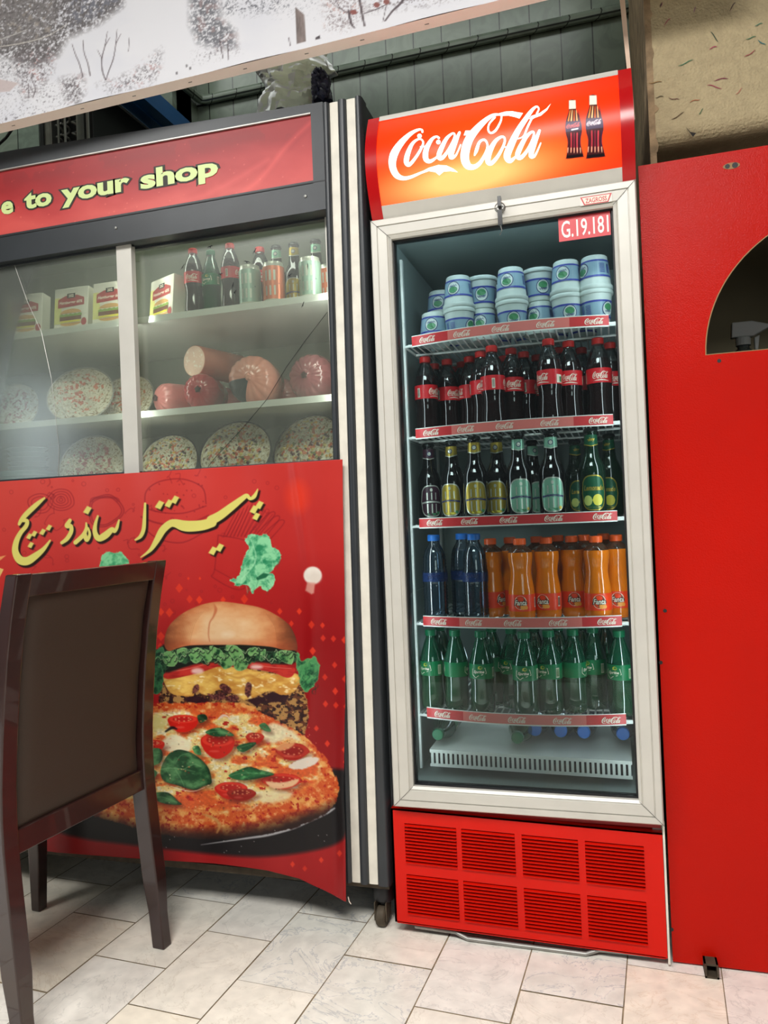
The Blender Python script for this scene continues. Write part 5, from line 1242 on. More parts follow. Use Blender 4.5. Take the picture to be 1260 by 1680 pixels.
for P in dots: cv.poly(P, (224, 214, 112), 1, .8, smooth=0)

# ---- burger
def gdark(P, col, a=.85, soft=5): cv.poly(P, col, a, soft, smooth=3)
cv.poly([(262,1160),(268,1120),(300,1100),(450,1096),(488,1110),(500,1135),(506,1165),(502,1200),(480,1210),(430,1190),(400,1170),(300,1165)], None, 1, 1.2, smooth=3, rough=3,
        shade=lambda x, y, d: np.where((NZ(x*.16, y*.19) > .52)[..., None], np.array((172, 128, 74)), np.where((NZ(x*.2+9, y*.2) > .5)[..., None], np.array((46, 26, 26)), np.array((96, 54, 36)))))
for pts in ([(430,1140),(455,1136),(475,1142),(470,1152),(440,1153)], [(300,1148),(320,1140),(345,1150),(330,1158)], [(405,1150),(425,1142),(440,1150),(420,1158)], [(425,1166),(445,1172),(455,1178),(438,1180)]):
    cv.poly(pts, (44, 16, 26), .95, 1.2, rough=2)
ch = [(266,1108),(275,1112),(310,1106),(345,1096),(365,1094),(400,1096),(420,1100),(450,1106),(470,1108),(484,1104),(492,1112),(489,1126),(478,1138),(462,1140),(445,1134),(430,1138),(412,1146),(398,1148),(390,1140),(374,1136),(362,1132),(352,1134),(345,1140),(335,1140),(322,1134),(316,1142),(300,1142),(282,1138),(272,1126)]
def cheese(x, y, d):
    n = NZ(x*.05, y*.09, 4)[..., None]; c = np.array((200, 138, 58))*(1-np.clip((n-.3)*2.6, 0, 1))+np.array((238, 196, 100))*np.clip((n-.3)*2.6, 0, 1)
    hi = np.clip((NZ(x*.1+30, y*.2, 3)-.62)*6, 0, 1)[..., None]; e = np.clip(1+d/4, 0, 1)[..., None]
    return (c*(1-hi)+np.array((248, 226, 170))*hi)*(1-.35*e)+np.array((176, 110, 40))*.35*e
cv.poly(ch, None, 1, .7, smooth=4, rough=1.2, shade=cheese)
cv.stroke([(372,1106,1),(390,1112,3),(410,1108,3),(428,1116,2),(446,1122,1)], (180, 112, 44), .6, soft=2)
cv.poly([(300,1108),(312,1102),(320,1106),(308,1112)], (236, 170, 90), .6, 3)
for pts in ([(360,1124),(368,1122),(376,1126),(380,1134),(372,1138),(364,1132)], [(404,1122),(410,1120),(413,1126),(411,1140),(406,1144),(402,1136)], [(318,1126),(325,1122),(326,1132),(316,1138)], [(340,1138),(352,1140),(364,1136),(372,1146),(350,1148)], [(370,1144),(385,1140),(392,1148),(376,1152)]):
    cv.poly(pts, None, .95, 1, smooth=3, rough=1.5, shade=lambda x, y, d: np.where((NZ(x*.4, y*.4) > .55)[..., None], np.array((120, 66, 60)), np.array((66, 26, 32))))
def tom(P, hl): 
    cv.poly(P, None, 1, .7, smooth=3, shade=lambda x, y, d: np.array((196, 50, 40))*(1-np.clip((NZ(x*.08, y*.3)-.4)*2, 0, 1)[..., None])+np.array((150, 22, 26))*np.clip((NZ(x*.08, y*.3)-.4)*2, 0, 1)[..., None]); cv.ell(*hl, (238, 206, 196), .85, soft=2.5)
tom([(266,1102),(290,1094),(330,1085),(360,1082),(367,1088),(345,1098),(310,1108),(274,1114)], (324, 1101, 10, 5)); cv.stroke([(268,1102,1),(300,1099,1.2),(340,1089,1)], (226, 120, 100), .8)
tom([(408,1086),(440,1086),(470,1092),(484,1096),(481,1108),(470,1112),(450,1104),(425,1099),(411,1096)], (421, 1094, 10, 4)); cv.stroke([(412,1089,1),(440,1094,1.2),(478,1097,1)], (220, 110, 96), .8)
# lettuce under the bun
cv.poly([(262,1062),(300,1058),(440,1056),(484,1066),(486,1086),(460,1090),(420,1086),(370,1086),(320,1090),(262,1104)], (22, 26, 20), 1, 2, smooth=3)
GR = leafshade((24, 66, 38), (112, 166, 98), (168, 204, 142), .13); GD = leafshade((14, 44, 30), (52, 108, 66), (90, 140, 96), .12)
cv.poly([(250,1070),(262,1064),(280,1070),(296,1064),(312,1066),(330,1062),(352,1066),(370,1060),(392,1064),(410,1070),(430,1066),(450,1070),(470,1066),(486,1074),(484,1086),(468,1084),(450,1090),(436,1080),(420,1086),(406,1092),(396,1098),(384,1090),(366,1094),(350,1084),(334,1090),(320,1080),(304,1090),(288,1084),(272,1100),(262,1120),(250,1130),(246,1108)], None, .9, 1, smooth=3, rough=3, shade=leafshade((12, 34, 22), (50, 96, 58), (96, 140, 96), .2, .4))
for P in ([(258,1066),(268,1062),(270,1076),(262,1092),(252,1098),(250,1082)], [(250,1090),(262,1088),(268,1104),(266,1130),(256,1140),(246,1130),(247,1108)], [(268,1072),(284,1068),(292,1082),(284,1094),(270,1088)], [(290,1066),(306,1064),(304,1078),(294,1086)],
          [(310,1070),(322,1062),(334,1068),(330,1084),(318,1088),(312,1080)], [(328,1068),(340,1066),(350,1074),(344,1086),(334,1082)], [(344,1060),(362,1066),(366,1078),(350,1080)], [(362,1072),(376,1076),(382,1090),(368,1098),(360,1086)],
          [(370,1060),(384,1058),(396,1066),(400,1080),(390,1088),(378,1076)], [(384,1082),(400,1080),(408,1088),(400,1100),(386,1098)], [(406,1066),(420,1062),(424,1072),(410,1076)], [(428,1070),(436,1066),(434,1082),(426,1084)], [(452,1072),(470,1066),(482,1074),(478,1090),(460,1084)]):
    cv.poly(P, None, 1, .6, smooth=4, rough=1.6, shade=GR if P[0][0] > 262 else GD)
cv.poly([(486,1072),(490,1068),(492,1082),(498,1084),(504,1080),(512,1080),(517,1076),(522,1086),(525,1094),(523,1106),(520,1118),(512,1128),(502,1136),(494,1126),(490,1108),(486,1094)], None, 1, .7, smooth=3, rough=2.2, shade=leafshade((18, 66, 44), (74, 146, 88), (130, 176, 112)))
for k in range(46):
    x = 256+k*5+random.uniform(-3, 3); y = random.uniform(1064, 1086); a = random.uniform(-.6, .6); L = random.uniform(6, 13); q = [(x+L*i/4*cos(a)-L/2, y+L*i/4*sin(a)+2.6*sin(i*1.6+k), .9) for i in range(5)]
    cv.stroke([(u+.8, v+1.6, 2.0) for u, v, _ in q], (18, 36, 24), .8, soft=.9); cv.stroke(q, random.choice([(176, 208, 150), (150, 190, 126), (200, 220, 170)]), .8)
for k in range(22):
    x, y = random.uniform(488, 522), random.uniform(1080, 1132); cv.stroke([(x, y, .8), (x+random.uniform(-6, 6), y+4, .9), (x+random.uniform(-8, 8), y+9, .5)], random.choice([(130, 180, 116), (16, 50, 34)]), .6, soft=.8)
for k in range(26):
    x, y = random.uniform(396, 456), random.uniform(882, 966); cv.stroke([(x, y, .8), (x+random.uniform(-4, 4), y+6, 1.2), (x+random.uniform(-7, 7), y+14, .5)], random.choice([(190, 238, 196), (30, 116, 76), (84, 176, 124)]), .45, soft=1)
# bun
bun = [(270,1060),(271,1043),(278,1026),(297,1008),(320,996),(343,989),(366,987),(397,991),(420,995),(438,1001),(455,1010),(470,1021),(480,1034),(486,1049),(488,1066),(480,1067),(464,1066),(443,1061),(400,1058),(383,1058),(346,1058),(311,1059),(290,1064),(277,1068)]
def bsh(x, y, d):
    u = (x-372)/112; v = (y-1032)/46; r2 = u*u*.95+np.clip(v, -2, 0)**2*.55+np.clip(v, 0, 2)**2*.2; n = NZ(x*.05, y*.09, 5)-.5
    r2 = np.clip(r2+n*.35, 0, 1.3)[..., None]; st = [(0, (232, 192, 146)), (.28, (220, 160, 108)), (.52, (196, 118, 72)), (.75, (134, 72, 42)), (1.1, (60, 32, 26))]
    c = np.zeros(x.shape+(3,)); 
    for i in range(3): c[..., i] = np.interp(r2[..., 0], [s[0] for s in st], [s[1][i] for s in st])
    b_ = np.clip((y-1046)/12, 0, 1)[..., None]; c = c*(1-.45*b_)+np.array((184, 84, 48))*.45*b_
    return c
cv.poly(bun, None, 1, .7, smooth=4, shade=bsh)
cv.stroke([(351,991,1),(354,1000,5),(350,1012,2.5),(344,1022,2),(342,1040,1.5),(344,1052,1)], (190, 104, 66), .85, soft=1.2); cv.ell(374, 1041, 9, 4, (244, 226, 196), .6, soft=5)
for k in range(14): x = 280+k*2.2; cv.stroke([(x-6+k*.6, 1058, .8), (x-2+k, 1036-k, .8), (x+6+k*1.5, 1016-k, .4)], (120, 66, 40), .25, soft=.8)
for k in range(12): x = 482-k*2.4; cv.stroke([(x, 1060, .8), (x-1-k*.3, 1040-k, .8), (x-10-k*.8, 1018-k, .4)], (104, 56, 36), .3, soft=.8)

# ---- pizza on its black pan
cv.poly([(96,1362),(110,1330),(200,1260),(560,1262),(568,1290),(573,1330),(568,1368),(548,1386),(500,1398),(440,1405),(380,1404),(300,1396),(200,1384),(140,1376)], (18, 14, 18), 1, 4, smooth=4)
cv.stroke([(330,1386,.5),(400,1376,3),(440,1370,4),(480,1359,4),(505,1348,4.5),(535,1334,5),(549,1326,2)], (176, 176, 178), .95, soft=1)
crust = [(60,1300),(120,1230),(200,1172),(240,1160),(262,1153),(300,1154),(345,1152),(400,1154),(425,1166),(450,1180),(475,1193),(500,1208),(518,1226),(535,1244),(548,1268),(556,1290),(552,1314),(536,1334),(505,1350),(470,1362),(420,1370),(370,1376),(320,1376),(270,1370),(220,1358),(180,1346),(150,1338),(110,1330)]
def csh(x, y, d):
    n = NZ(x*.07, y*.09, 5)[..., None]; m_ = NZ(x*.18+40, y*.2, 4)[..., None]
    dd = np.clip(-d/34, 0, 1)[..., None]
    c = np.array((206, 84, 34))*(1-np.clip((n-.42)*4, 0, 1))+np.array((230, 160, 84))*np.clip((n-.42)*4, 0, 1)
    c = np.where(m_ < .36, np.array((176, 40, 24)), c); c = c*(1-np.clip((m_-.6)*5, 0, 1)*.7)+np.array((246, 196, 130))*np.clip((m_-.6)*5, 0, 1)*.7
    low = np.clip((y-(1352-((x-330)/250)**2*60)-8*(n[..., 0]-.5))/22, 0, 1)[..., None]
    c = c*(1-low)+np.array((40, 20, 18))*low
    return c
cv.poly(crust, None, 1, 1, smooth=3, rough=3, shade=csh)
ins = [(60,1295),(140,1226),(205,1180),(245,1168),(300,1166),(360,1164),(405,1168),(440,1186),(480,1206),(505,1226),(520,1248),(524,1270),(505,1296),(470,1310),(420,1322),(360,1330),(300,1328),(250,1322),(200,1314),(120,1310)]
def psh(x, y, d):
    n = NZ(x*.030+5, y*.06, 5)[..., None]; m_ = NZ(x*.10+40, y*.17, 4)[..., None]; s = NZ(x*.3, y*.4, 3)[..., None]
    ch_ = np.array((232, 206, 132)); sc = np.array((214, 92, 44)); oc = np.array((236, 152, 70)); wh = np.array((238, 228, 190))
    k = np.clip((n-.40)*7, 0, 1); c = sc*(1-k)+oc*k; k = np.clip((n-.50)*9, 0, 1); c = c*(1-k)+ch_*k; k = np.clip((m_-.55)*9, 0, 1)*np.clip((n-.46)*8, 0, 1); c = c*(1-k)+wh*k
    c = np.where(m_ < .31, np.array((184, 40, 30)), c); return c*(.86+.28*s)
cv.poly(ins, None, 1, 5, smooth=3, rough=4, shade=psh)
cv.poly([(430,1200),(450,1186),(480,1200),(492,1214),(470,1212),(450,1220),(432,1214)], None, .9, 3, smooth=3, rough=2, shade=lambda x, y, d: np.array((230, 222, 182))*(.9+.2*NZ(x*.3, y*.3)[..., None]))
cv.poly([(262,1222),(280,1206),(300,1208),(314,1222),(306,1236),(280,1234)], (232, 226, 192), .9, 2.5, smooth=3, rough=2); cv.poly([(425,1300),(450,1296),(480,1300),(470,1312),(440,1318),(424,1312)], (234, 218, 170), .85, 3, smooth=3, rough=2)
cv.poly([(240,1212),(250,1200),(268,1196),(272,1186),(262,1176),(244,1176)], (224, 208, 130), .9, 3, smooth=3, rough=2)
def tomato(cx, cy, rx, ry, hh, dim=1.0):
    c1 = [k*dim for k in (206, 30, 20)]; P = [(cx-rx, cy), (cx-rx*.8, cy+hh*.7), (cx-rx*.3, cy+hh+ry*.5), (cx+rx*.3, cy+hh+ry*.5), (cx+rx*.85, cy+hh*.7), (cx+rx, cy)]
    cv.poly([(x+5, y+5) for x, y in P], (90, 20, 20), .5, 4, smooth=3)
    cv.poly(P+[(cx+rx*.6, cy-ry*.8), (cx, cy-ry), (cx-rx*.6, cy-ry*.8)], c1, 1, .8, smooth=3, rough=.5)
    cv.ell(cx, cy, rx*.92, ry*.9, [k*dim for k in (226, 58, 40)], 1, .8); cv.ell(cx, cy, rx*.66, ry*.6, [k*dim for k in (176, 24, 22)], .9, 1.2)
    for k in range(9): a = 2*pi*k/9; cv.ell(cx+rx*.5*cos(a), cy+ry*.45*sin(a), 1.6, 1.0, (244, 170, 120), .75, .7)
    cv.ell(cx-rx*.2, cy+hh*.7+ry*.2, rx*.3, 1.6, (250, 150, 130), .35, 1.5)
for a in ((300,1180,25,7,17), (357,1214,28,12,23), (379,1292,27,9,14), (250,1219,20,5,12), (462,1280,34,11,8,.95), (480,1232,28,13,8,.8), (418,1208,15,6,9,.85), (396,1300,24,6,10,.72)): tomato(*a)
cv.poly([(452,1226),(470,1216),(486,1214),(478,1226),(460,1232)], (226, 170, 110), .8, 1.5, smooth=3); cv.poly([(436,1282),(462,1284),(490,1278),(480,1290),(450,1294)], (240, 210, 160), .85, 1.2, smooth=3)
def basil(P, veins, dim=1.0):
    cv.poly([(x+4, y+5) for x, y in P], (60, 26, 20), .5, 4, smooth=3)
    cv.poly(P, None, 1, .7, smooth=4, shade=lambda x, y, d: (np.array((22, 66, 36))*(1-np.clip((NZ(x*.06, y*.08, 4)-.36)*3.4, 0, 1)[..., None])+np.array((82, 136, 84))*np.clip((NZ(x*.06, y*.08, 4)-.36)*3.4, 0, 1)[..., None])*dim*(1-.45*np.clip(1+d/5, 0, 1)[..., None]*((x > P[0][0]+25)[..., None])))
    for v in veins: cv.stroke(v, (120, 170, 116), .6, soft=.8)
basil([(263,1268),(268,1250),(278,1236),(292,1230),(306,1232),(316,1236),(330,1246),(342,1260),(347,1278),(346,1286),(334,1290),(322,1296),(308,1294),(290,1288),(270,1282)],
      [[(264,1262,1.4),(280,1260,1.6),(300,1262,1.4),(320,1266,.8)], [(302,1262,1),(318,1254,1.4),(330,1258,.8)], [(286,1260,.8),(296,1276,1),(302,1290,.6)], [(288,1252,.8),(296,1240,1),(310,1236,.6)], [(272,1262,.6),(280,1274,.8)]])
basil([(236,1232),(246,1228),(262,1228),(267,1238),(264,1250),(252,1256),(240,1256)], [[(250,1230,1),(250,1244,1),(246,1256,.8)], [(250,1240,.8),(262,1238,.6)], [(250,1246,.8),(240,1242,.6)]])
basil([(240,1264),(250,1262),(258,1268),(250,1280),(240,1276)], [[(248,1264,.8),(246,1276,.6)]], .8)
basil([(246,1306),(258,1300),(274,1300),(284,1306),(292,1314),(298,1320),(280,1320),(262,1316)], [[(250,1308,.8),(268,1308,.8),(290,1316,.5)]])
basil([(337,1202),(346,1196),(362,1194),(376,1200),(384,1207),(370,1208),(352,1208)], [[(340,1202,.8),(360,1200,.8),(378,1206,.5)]], 1.1)
basil([(375,1272),(390,1264),(408,1258),(424,1262),(450,1270),(430,1276),(404,1280),(384,1278)], [[(380,1272,1),(404,1268,1),(440,1271,.6)], [(396,1262,.7),(408,1268,.7)]], 1.5)
basil([(388,1226),(400,1220),(420,1218),(414,1226),(398,1234)], [[(392,1227,.8),(412,1221,.5)]], 1.1); basil([(425,1190),(434,1186),(442,1194),(444,1200),(434,1199)], [], .9); basil([(324,1174),(336,1172),(340,1180),(328,1186)], [], .6); basil([(316,1226),(326,1224),(330,1238),(320,1236)], [], 1.2)
cv.poly([(474,1256),(492,1246),(510,1242),(524,1244),(516,1254),(496,1262),(480,1262)], (226, 212, 196), 1, 1, smooth=2, rough=1.5); cv.stroke([(358,1180,2),(366,1174,4),(374,1176,2),(376,1182,1)], (230, 206, 190), .9); cv.stroke([(272,1200,3),(282,1194,5),(290,1196,2)], (22, 22, 26), .9, soft=1)
cv.stroke([(332,1336,2),(350,1342,5),(360,1354,5),(356,1366,2)], (196, 146, 84), .8, soft=1.5); cv.stroke([(280,1290,1),(300,1296,1.5),(318,1298,1.2),(336,1292,1)], (236, 216, 200), .7)
for _ in range(240):
    x, y = random.uniform(236, 520), random.uniform(1172, 1330)
    cv.ell(x, y, random.uniform(.7, 1.8), random.uniform(.5, 1.2), random.choice([(250, 226, 180), (120, 30, 20), (252, 200, 150), (60, 50, 30), (240, 120, 70)]), .6, .6)
for _ in range(14): cv.ell(random.uniform(255, 565), random.uniform(1340, 1400), .7, .7, (200, 200, 200), .8)

nx, nz = 820, 820; BX0, BX1 = -1.72, -.627
xx, tt = np.meshgrid(np.linspace(0, 1, nx), np.linspace(0, 1, nz))
def npf(f, a): return np.vectorize(f)(a)
xs_ = np.linspace(0, 1, nx); ts_ = np.linspace(0, 1, nz)
rightx = np.interp(ts_, [0, .3, .55, .66, .76, .84, 1], [-.627, -.636, -.642, -.648, -.652, -.651, -.657])
xx = BX0+(rightx[:, None]-BX0)*xs_[None, :]
ztop = 1.152+.0*xx; zbot = np.interp(xx[0], [-1.72, -1.5, -1.2, -1.0, -.85, -.76, -.70, -.657, -.6], [.122, .120, .130, .134, .128, .116, .098, .084, .082])[None, :]
zz = ztop+(zbot-ztop)*tt
yy = 1.767-.004*np.sin(xx*9)*tt-.010*(NZ(xx*3.2, zz*2.4, 3)-.5)-.006*np.exp(-((xx+.74+.02*np.sin(zz*6))/.018)**2)*np.clip(1.4-tt*1.2, 0, 1)
yy = yy-.016*np.exp(-((xx-rightx[:, None])/.022)**2)*np.clip((tt-.45)*3, 0, 1)+.005*np.clip(1-tt*8, 0, 1)*np.sin(xx*40)*.4
yy = np.minimum(yy, 1.7735)
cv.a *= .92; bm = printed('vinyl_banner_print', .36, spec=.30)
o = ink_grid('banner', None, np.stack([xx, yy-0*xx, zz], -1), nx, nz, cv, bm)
o.data.polygons.foreach_set('use_smooth', [True]*len(o.data.polygons))
so = o.modifiers.new('thickness', 'SOLIDIFY'); so.thickness = .0006; so.offset = -1
tag(o, 'red vinyl banner printed with a burger, pizza and yellow calligraphy, hung on the display', 'banner')
b = MB(); b.use(M['cream']); b.tube([(-.6575, 1.768, .086), (-.654, 1.765, .076), (-.650, 1.766, .070)], .0012, 5); b.build('loose_thread', o, org=Vector((0, 0, 0)))

# ------------------------------------------------------------------ snowy landscape picture
cv = Canvas(-300, -520, 1150, 215, 1.6, (212, 211, 215)); X, Y = cv.X, cv.Y; w = (slice(None), slice(None))
cv.blend(w, np.clip(NZ(X*.012, Y*.02)-.5, 0, 1)*2, (194, 195, 206), .6)
def shrub(P, dens, dark=(84, 80, 84), sc=.16, a=1.0, soft=8, tint=None):
    xs = [p[0] for p in P]; ys = [p[1] for p in P]; ww = cv.win(min(xs)-soft, min(ys)-soft, max(xs)+soft, max(ys)+soft)
    x, y = cv.X[ww], cv.Y[ww]
    if x.size == 0: return
    d = cv.sd_poly(P, ww); mk = np.clip(.5-d/(2*soft), 0, 1)
    n = NZ(x*sc*1.4+y*.03, y*sc*1.4, 4); n2 = NZ(x*sc*3.4, y*sc*3.0+7, 3)
    k = np.clip((dens-(n*.55+n2*.45))*9, 0, 1)*mk
    col = np.array(dark, float)*(1-n2[..., None]*.2)
    if tint is not None: col = np.where((NZ(x*.1+5, y*.1) > .62)[..., None], np.array(tint), col)*.75+48
    cv.blend(ww, k, col, a)
for _ in range(34):
    cx, cy, r = random.uniform(-280, 1130), random.uniform(-500, -70), random.uniform(25, 75)
    shrub([(cx+r*random.uniform(.7, 1.2)*cos(a), cy+r*.7*random.uniform(.7, 1.2)*sin(a)) for a in [2*pi*k/9 for k in range(9)]], random.uniform(.46, .6), (96, 92, 96), .2, soft=14)
shrub([(-60,-90),(215,-60),(200,10),(160,40),(110,62),(95,90),(60,110),(-10,90)], .61, (96, 90, 90), .2)
shrub([(-10,-30),(90,-30),(92,40),(80,68),(-10,80)], .60, (98, 90, 88), .17, .8, tint=(128, 116, 104)); shrub([(110,-30),(200,-30),(196,12),(150,30),(118,45)], .53, (110, 110, 120), .12)
shrub([(20,90),(90,80),(85,120),(60,150),(40,165),(30,130)], .52, (92, 78, 82), .25, tint=(150, 96, 92)); shrub([(-10,105),(45,100),(40,120),(-10,125)], .48, (90, 86, 90), .2)
shrub([(100,130),(136,124),(138,150),(128,170),(108,165)], .56, (76, 66, 70), .2, tint=(120, 90, 92)); shrub([(160,140),(215,120),(265,80),(262,118),(250,136),(180,152)], .50, (98, 90, 96), .24, tint=(160, 118, 118))
shrub([(314,-70),(350,-60),(362,30),(385,50),(388,76),(356,80),(325,70),(312,40)], .60, (84, 84, 92), .22, tint=(110, 90, 92)); shrub([(350,-30),(480,-30),(480,12),(420,24),(370,26)], .47, (110, 110, 118), .2)
shrub([(-10,120),(130,140),(110,200),(-10,215)], .42, (130, 126, 132), .3); shrub([(380,60),(395,85),(320,104),(318,88)], .43, (120, 114, 120), .3); shrub([(525,-30),(590,-30),(600,20),(570,50),(535,50)], .50, (122, 104, 108), .26, tint=(170, 126, 120))
shrub([(590,-30),(850,-30),(700,10),(600,20)], .47, (130, 120, 124), .2); shrub([(420,-10),(520,-20),(520,30),(430,26)], .40, (130, 130, 140), .25)
DK = (62, 48, 52)
for P in ([(118,72,.8),(124,90,1.2),(130,104,1.4),(136,126,1.6)], [(136,66,.8),(138,86,1.2),(144,104,1.4),(148,124,1.8)], [(176,52,.8),(172,76,1.2),(167,96,1.8),(168,116,1.8),(173,131,1.8)], [(192,48,.8),(190,72,1.2),(186,96,1.4),(178,118,1.4),(174,131,1.2)],
          [(172,76,1),(180,62,.6)], [(190,72,1),(198,56,.6)], [(167,96,1),(160,82,.6)], [(212,62,.6),(211,84,1)], [(46,137,1),(47,160,1.2)], [(52,130,1),(58,146,1.4),(54,160,1.2)], [(360,60,.8),(362,76,1.4),(366,96,1.2)], [(374,72,1),(374,98,1)],
          [(588,-20,3),(592,12,4),(598,42,3)], [(598,22,1.5),(620,14,1.5),(640,4,1)], [(632,34,2.5),(644,18,3),(660,2,4),(668,-20,4)], [(628,36,1),(634,8,1)], [(572,18,4),(576,38,4),(582,46,2)], [(545,-10,1.2),(556,10,1),(568,22,.8)], [(536,-20,1),(545,5,1),(572,22,.8)], [(474,62,1.5),(476,75,1.2)]): cv.stroke(P, DK, .85)
cv.stroke([(-10,68,1),(20,58,1.2),(45,48,.8)], (200, 196, 190), .9); cv.stroke([(-10,78,1.2),(40,70,1.4),(80,58,1.2),(112,38,.8)], (206, 200, 190), .9)
cv.poly([(484,11),(499,24),(502,68),(487,72)], None, 1, .6, shade=lambda x, y, d: np.array((118, 104, 100))*(.7+.6*NZ(x*.5, y*.06)[..., None])); cv.poly([(517,62),(524,58),(526,63),(518,65)], (60, 50, 54))
for x, y in ((618, 8), (634, 3)): cv.ell(x, y, 5, 4.5, (128, 72, 66))
cv.ell(580, 20, 6, 4, (130, 70, 64)); cv.poly([(-10,128),(30,136),(16,150),(-10,152)], (186, 170, 168), .9, 1)
for x, y in ((10, 195), (290, 120), (312, 112), (306, 108)): cv.ell(x, y, 1.6, 2.6, (60, 54, 58), .7)
nx, nz = 760, 330; xx, tt = np.meshgrid(np.linspace(-1.95, .30, nx), np.linspace(0, 1, nz)); SY = 1.683
zb = 2.104+(xx+1.55)*.016; zz = zb+(1.0)*tt**1.0*.62
t = thing('snow_picture', 'large canvas picture of a snowy slope with bare shrubs, hung above the display', 'picture', (-.83, 1.70, 2.12))
ink_grid('canvas_print', t, np.stack([xx, SY-.003*np.sin(xx*14)*np.exp(-tt*30), zz], -1), nx, nz, cv, printed('canvas_print_ink', .6))
b = MB(); b.use(M['trimcanvas'] if 'trimcanvas' in M else mat('folded_canvas_edge', (252, 246, 236), .7, noise=.04))
n = 40
for k in range(n):
    xa, xb = -1.95+2.25*k/n, -1.95+2.25*(k+1)/n; za, zc_ = 2.104+(xa+1.55)*.016, 2.104+(xb+1.55)*.016
    b.add([(xa, SY, za), (xb, SY, zc_), (xb, SY+.036, zc_-.002), (xa, SY+.036, za-.002), (xb, SY+.036, zc_+.6), (xa, SY+.036, za+.6)], [(0, 3, 2, 1), (3, 5, 4, 2)])
b.build('folded_edge', t)
for x, y in ((22, 203), (135, 173), (220, 152), (312, 128), (402, 107), (503, 83), (594, 58), (700, 32)):
    p = at(x, y, SY+.018); z = 2.104+(p.x+1.55)*.016-.0012; b = MB(); b.use(M['steel']); b.box(p.x-.005, p.x+.005, SY+.017, SY+.0185, z-.0012, z); b.build('staple', t)

# ------------------------------------------------------------------ chair
ct = thing('dining_chair', 'dark wood dining chair with brown leatherette back, in front of the banner', 'chair', (-1.25, 1.45, 0))
far = Vector((-1.083, 1.612)); near = Vector((-1.118, 1.205)); W_ = (far-near); wl = W_.length; wd_ = W_.normalized(); fw = Vector((-wd_.y, wd_.x)); 
def cp(u, f_, z): p = near+wd_*u+fw*f_; return (p.x, p.y, z)
def lean(z):   # forward offset of the back posts at height z (negative = backwards)
    return float(np.interp(z, [0, .15, .30, .42, .50, .65, .80, .925], [-.004, .010, .026, .036, .036, .022, .000, -.030]))
def post(u0, mb, w_=.019, d_=.021):
    zs = [0, .08, .16, .24, .32, .40, .46, .52, .60, .68, .76, .84, .90, .925]; vs = []
    for z in zs:
        k = .80 if z < .1 else 1; f0 = lean(z)
        dd = d_*(1.0 if z < .5 else 1.0-(z-.5)*.7)
        for du, df in ((-w_*k, -dd*k), (w_*k, -dd*k), (w_*k, dd*k), (-w_*k, dd*k)): vs.append(cp(u0+du, f0+df, z))
    n = len(zs); fs = [(4*i+k, 4*i+(k+1) % 4, 4*i+4+(k+1) % 4, 4*i+4+k) for i in range(n-1) for k in range(4)]+[(3, 2, 1, 0), (4*n-4, 4*n-3, 4*n-2, 4*n-1)]
    mb.add(vs, fs)
for u in (0, wl):
    b = MB(); b.use(M['darkwood']); post(u, b); b.build('back_leg', ct, bevel=.003)
def rail(z0, z1, th=.014, bow=0.0):
    b = MB(); b.use(M['darkwood']); n = 10; vs = []
    for i in range(n+1):
        u = .012+(wl-.024)*i/n; c = bow*(1-(2*i/n-1)**2)
        for z in (z0, z1):
            for df in (-th, th): vs.append(cp(u, lean(z)+df-c*0, z-c))
    fs = []
    for i in range(n):
        a = 4*i; c = a+4
        fs += [(a, a+1, c+1, c), (a+2, c+2, c+3, a+3), (a, c, c+2, a+2), (a+1, a+3, c+3, c+1)]
    b.add(vs, fs); return b.build('rail', ct, bevel=.002)
rail(.880, .923); rail(.378, .425)
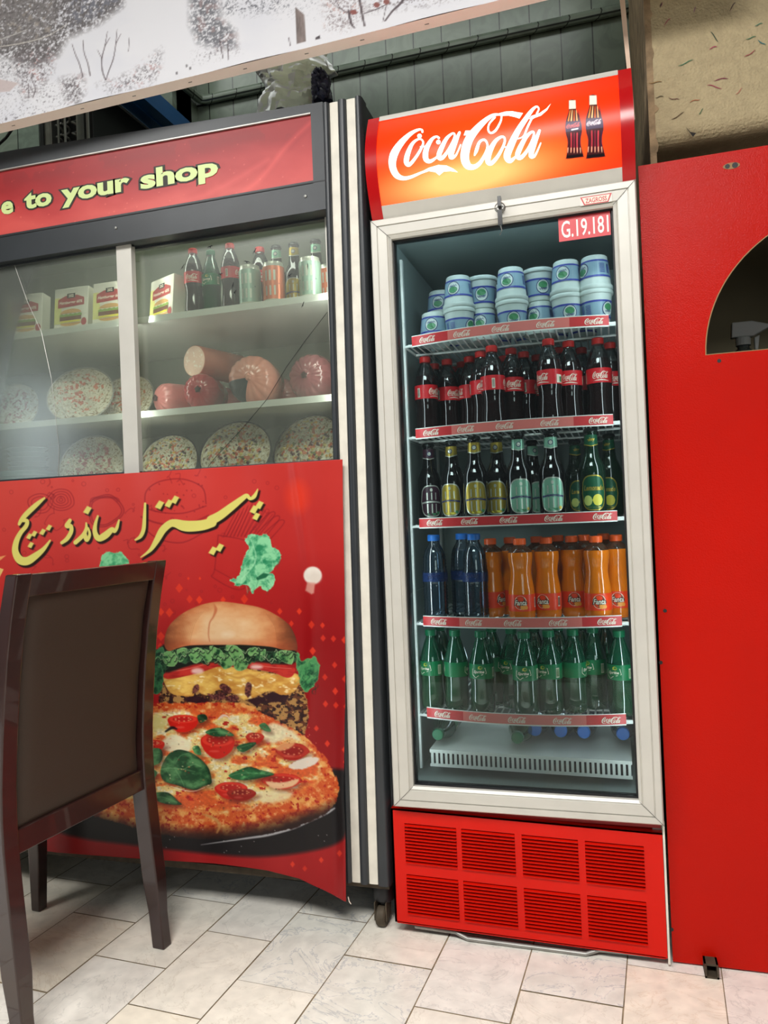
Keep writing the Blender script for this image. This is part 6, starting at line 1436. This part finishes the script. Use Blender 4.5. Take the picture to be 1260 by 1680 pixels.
# padded back panel
b = MB(); b.use(M['leather']); nu, nv = 22, 30
def pad(side):
    vs = []
    for j in range(nv+1):
        for i in range(nu+1):
            u = .026+(wl-.052)*i/nu; z = .425+(.880-.425)*j/nv; e = min(i, nu-i)/nu; e2 = min(j, nv-j)/nv; pf = (1-max(0, 1-e*9)**2)*(1-max(0, 1-e2*11)**2)
            vs.append(cp(u, lean(z)+side*(.006+.009*pf), z+.004*sin(u*9)*0))
    return vs
for side in (-1, 1):
    b.add(pad(side), [((j*(nu+1)+i), (j*(nu+1)+i+1), ((j+1)*(nu+1)+i+1), ((j+1)*(nu+1)+i)) if side < 0 else ((j*(nu+1)+i), ((j+1)*(nu+1)+i), ((j+1)*(nu+1)+i+1), (j*(nu+1)+i+1)) for j in range(nv) for i in range(nu)])
b.build('backrest', ct, smooth=True, ang=60)
b = MB(); b.use(M['leather'])
vs = [cp(u, f_, z) for z in (.435, .478) for u, f_ in ((-.012, .052), (wl+.012, .052), (wl+.066, .455), (-.046, .455))]
b.add(vs, [(3, 2, 1, 0), (4, 5, 6, 7), (0, 1, 5, 4), (1, 2, 6, 5), (2, 3, 7, 6), (3, 0, 4, 7)]); b.build('seat', ct, bevel=.014)
b = MB(); b.use(M['darkwood'])
def beam(u0, f0, u1, f1, z0, z1, h=.010):
    p, q = Vector((u0, f0)), Vector((u1, f1)); d = (q-p).normalized(); n_2 = Vector((-d.y, d.x))*h
    pts = [p-n_2, q-n_2, q+n_2, p+n_2]; b.add([cp(k.x, k.y, z) for z in (z0, z1) for k in pts], [(3, 2, 1, 0), (4, 5, 6, 7), (0, 1, 5, 4), (1, 2, 6, 5), (2, 3, 7, 6), (3, 0, 4, 7)])
beam(0, .055, -.030, .44, .385, .434); beam(wl, .055, wl+.050, .44, .385, .434); beam(-.030, .44, wl+.050, .44, .385, .434); b.build('seat_frame', ct, bevel=.002)
for u in (-.030, wl+.050):
    b = MB(); b.use(M['darkwood']); vs = []
    for z, k in ((0, .014), (.2, .018), (.434, .022)):
        for du, df in ((-k, -k), (k, -k), (k, k), (-k, k)): vs.append(cp(u+du, .428+df+(.434-z)*.01, z))
    b.add(vs, [(4*i+k, 4*i+(k+1) % 4, 4*i+4+(k+1) % 4, 4*i+4+k) for i in range(2) for k in range(4)]+[(3, 2, 1, 0), (8, 9, 10, 11)]); b.build('front_leg', ct, bevel=.003)
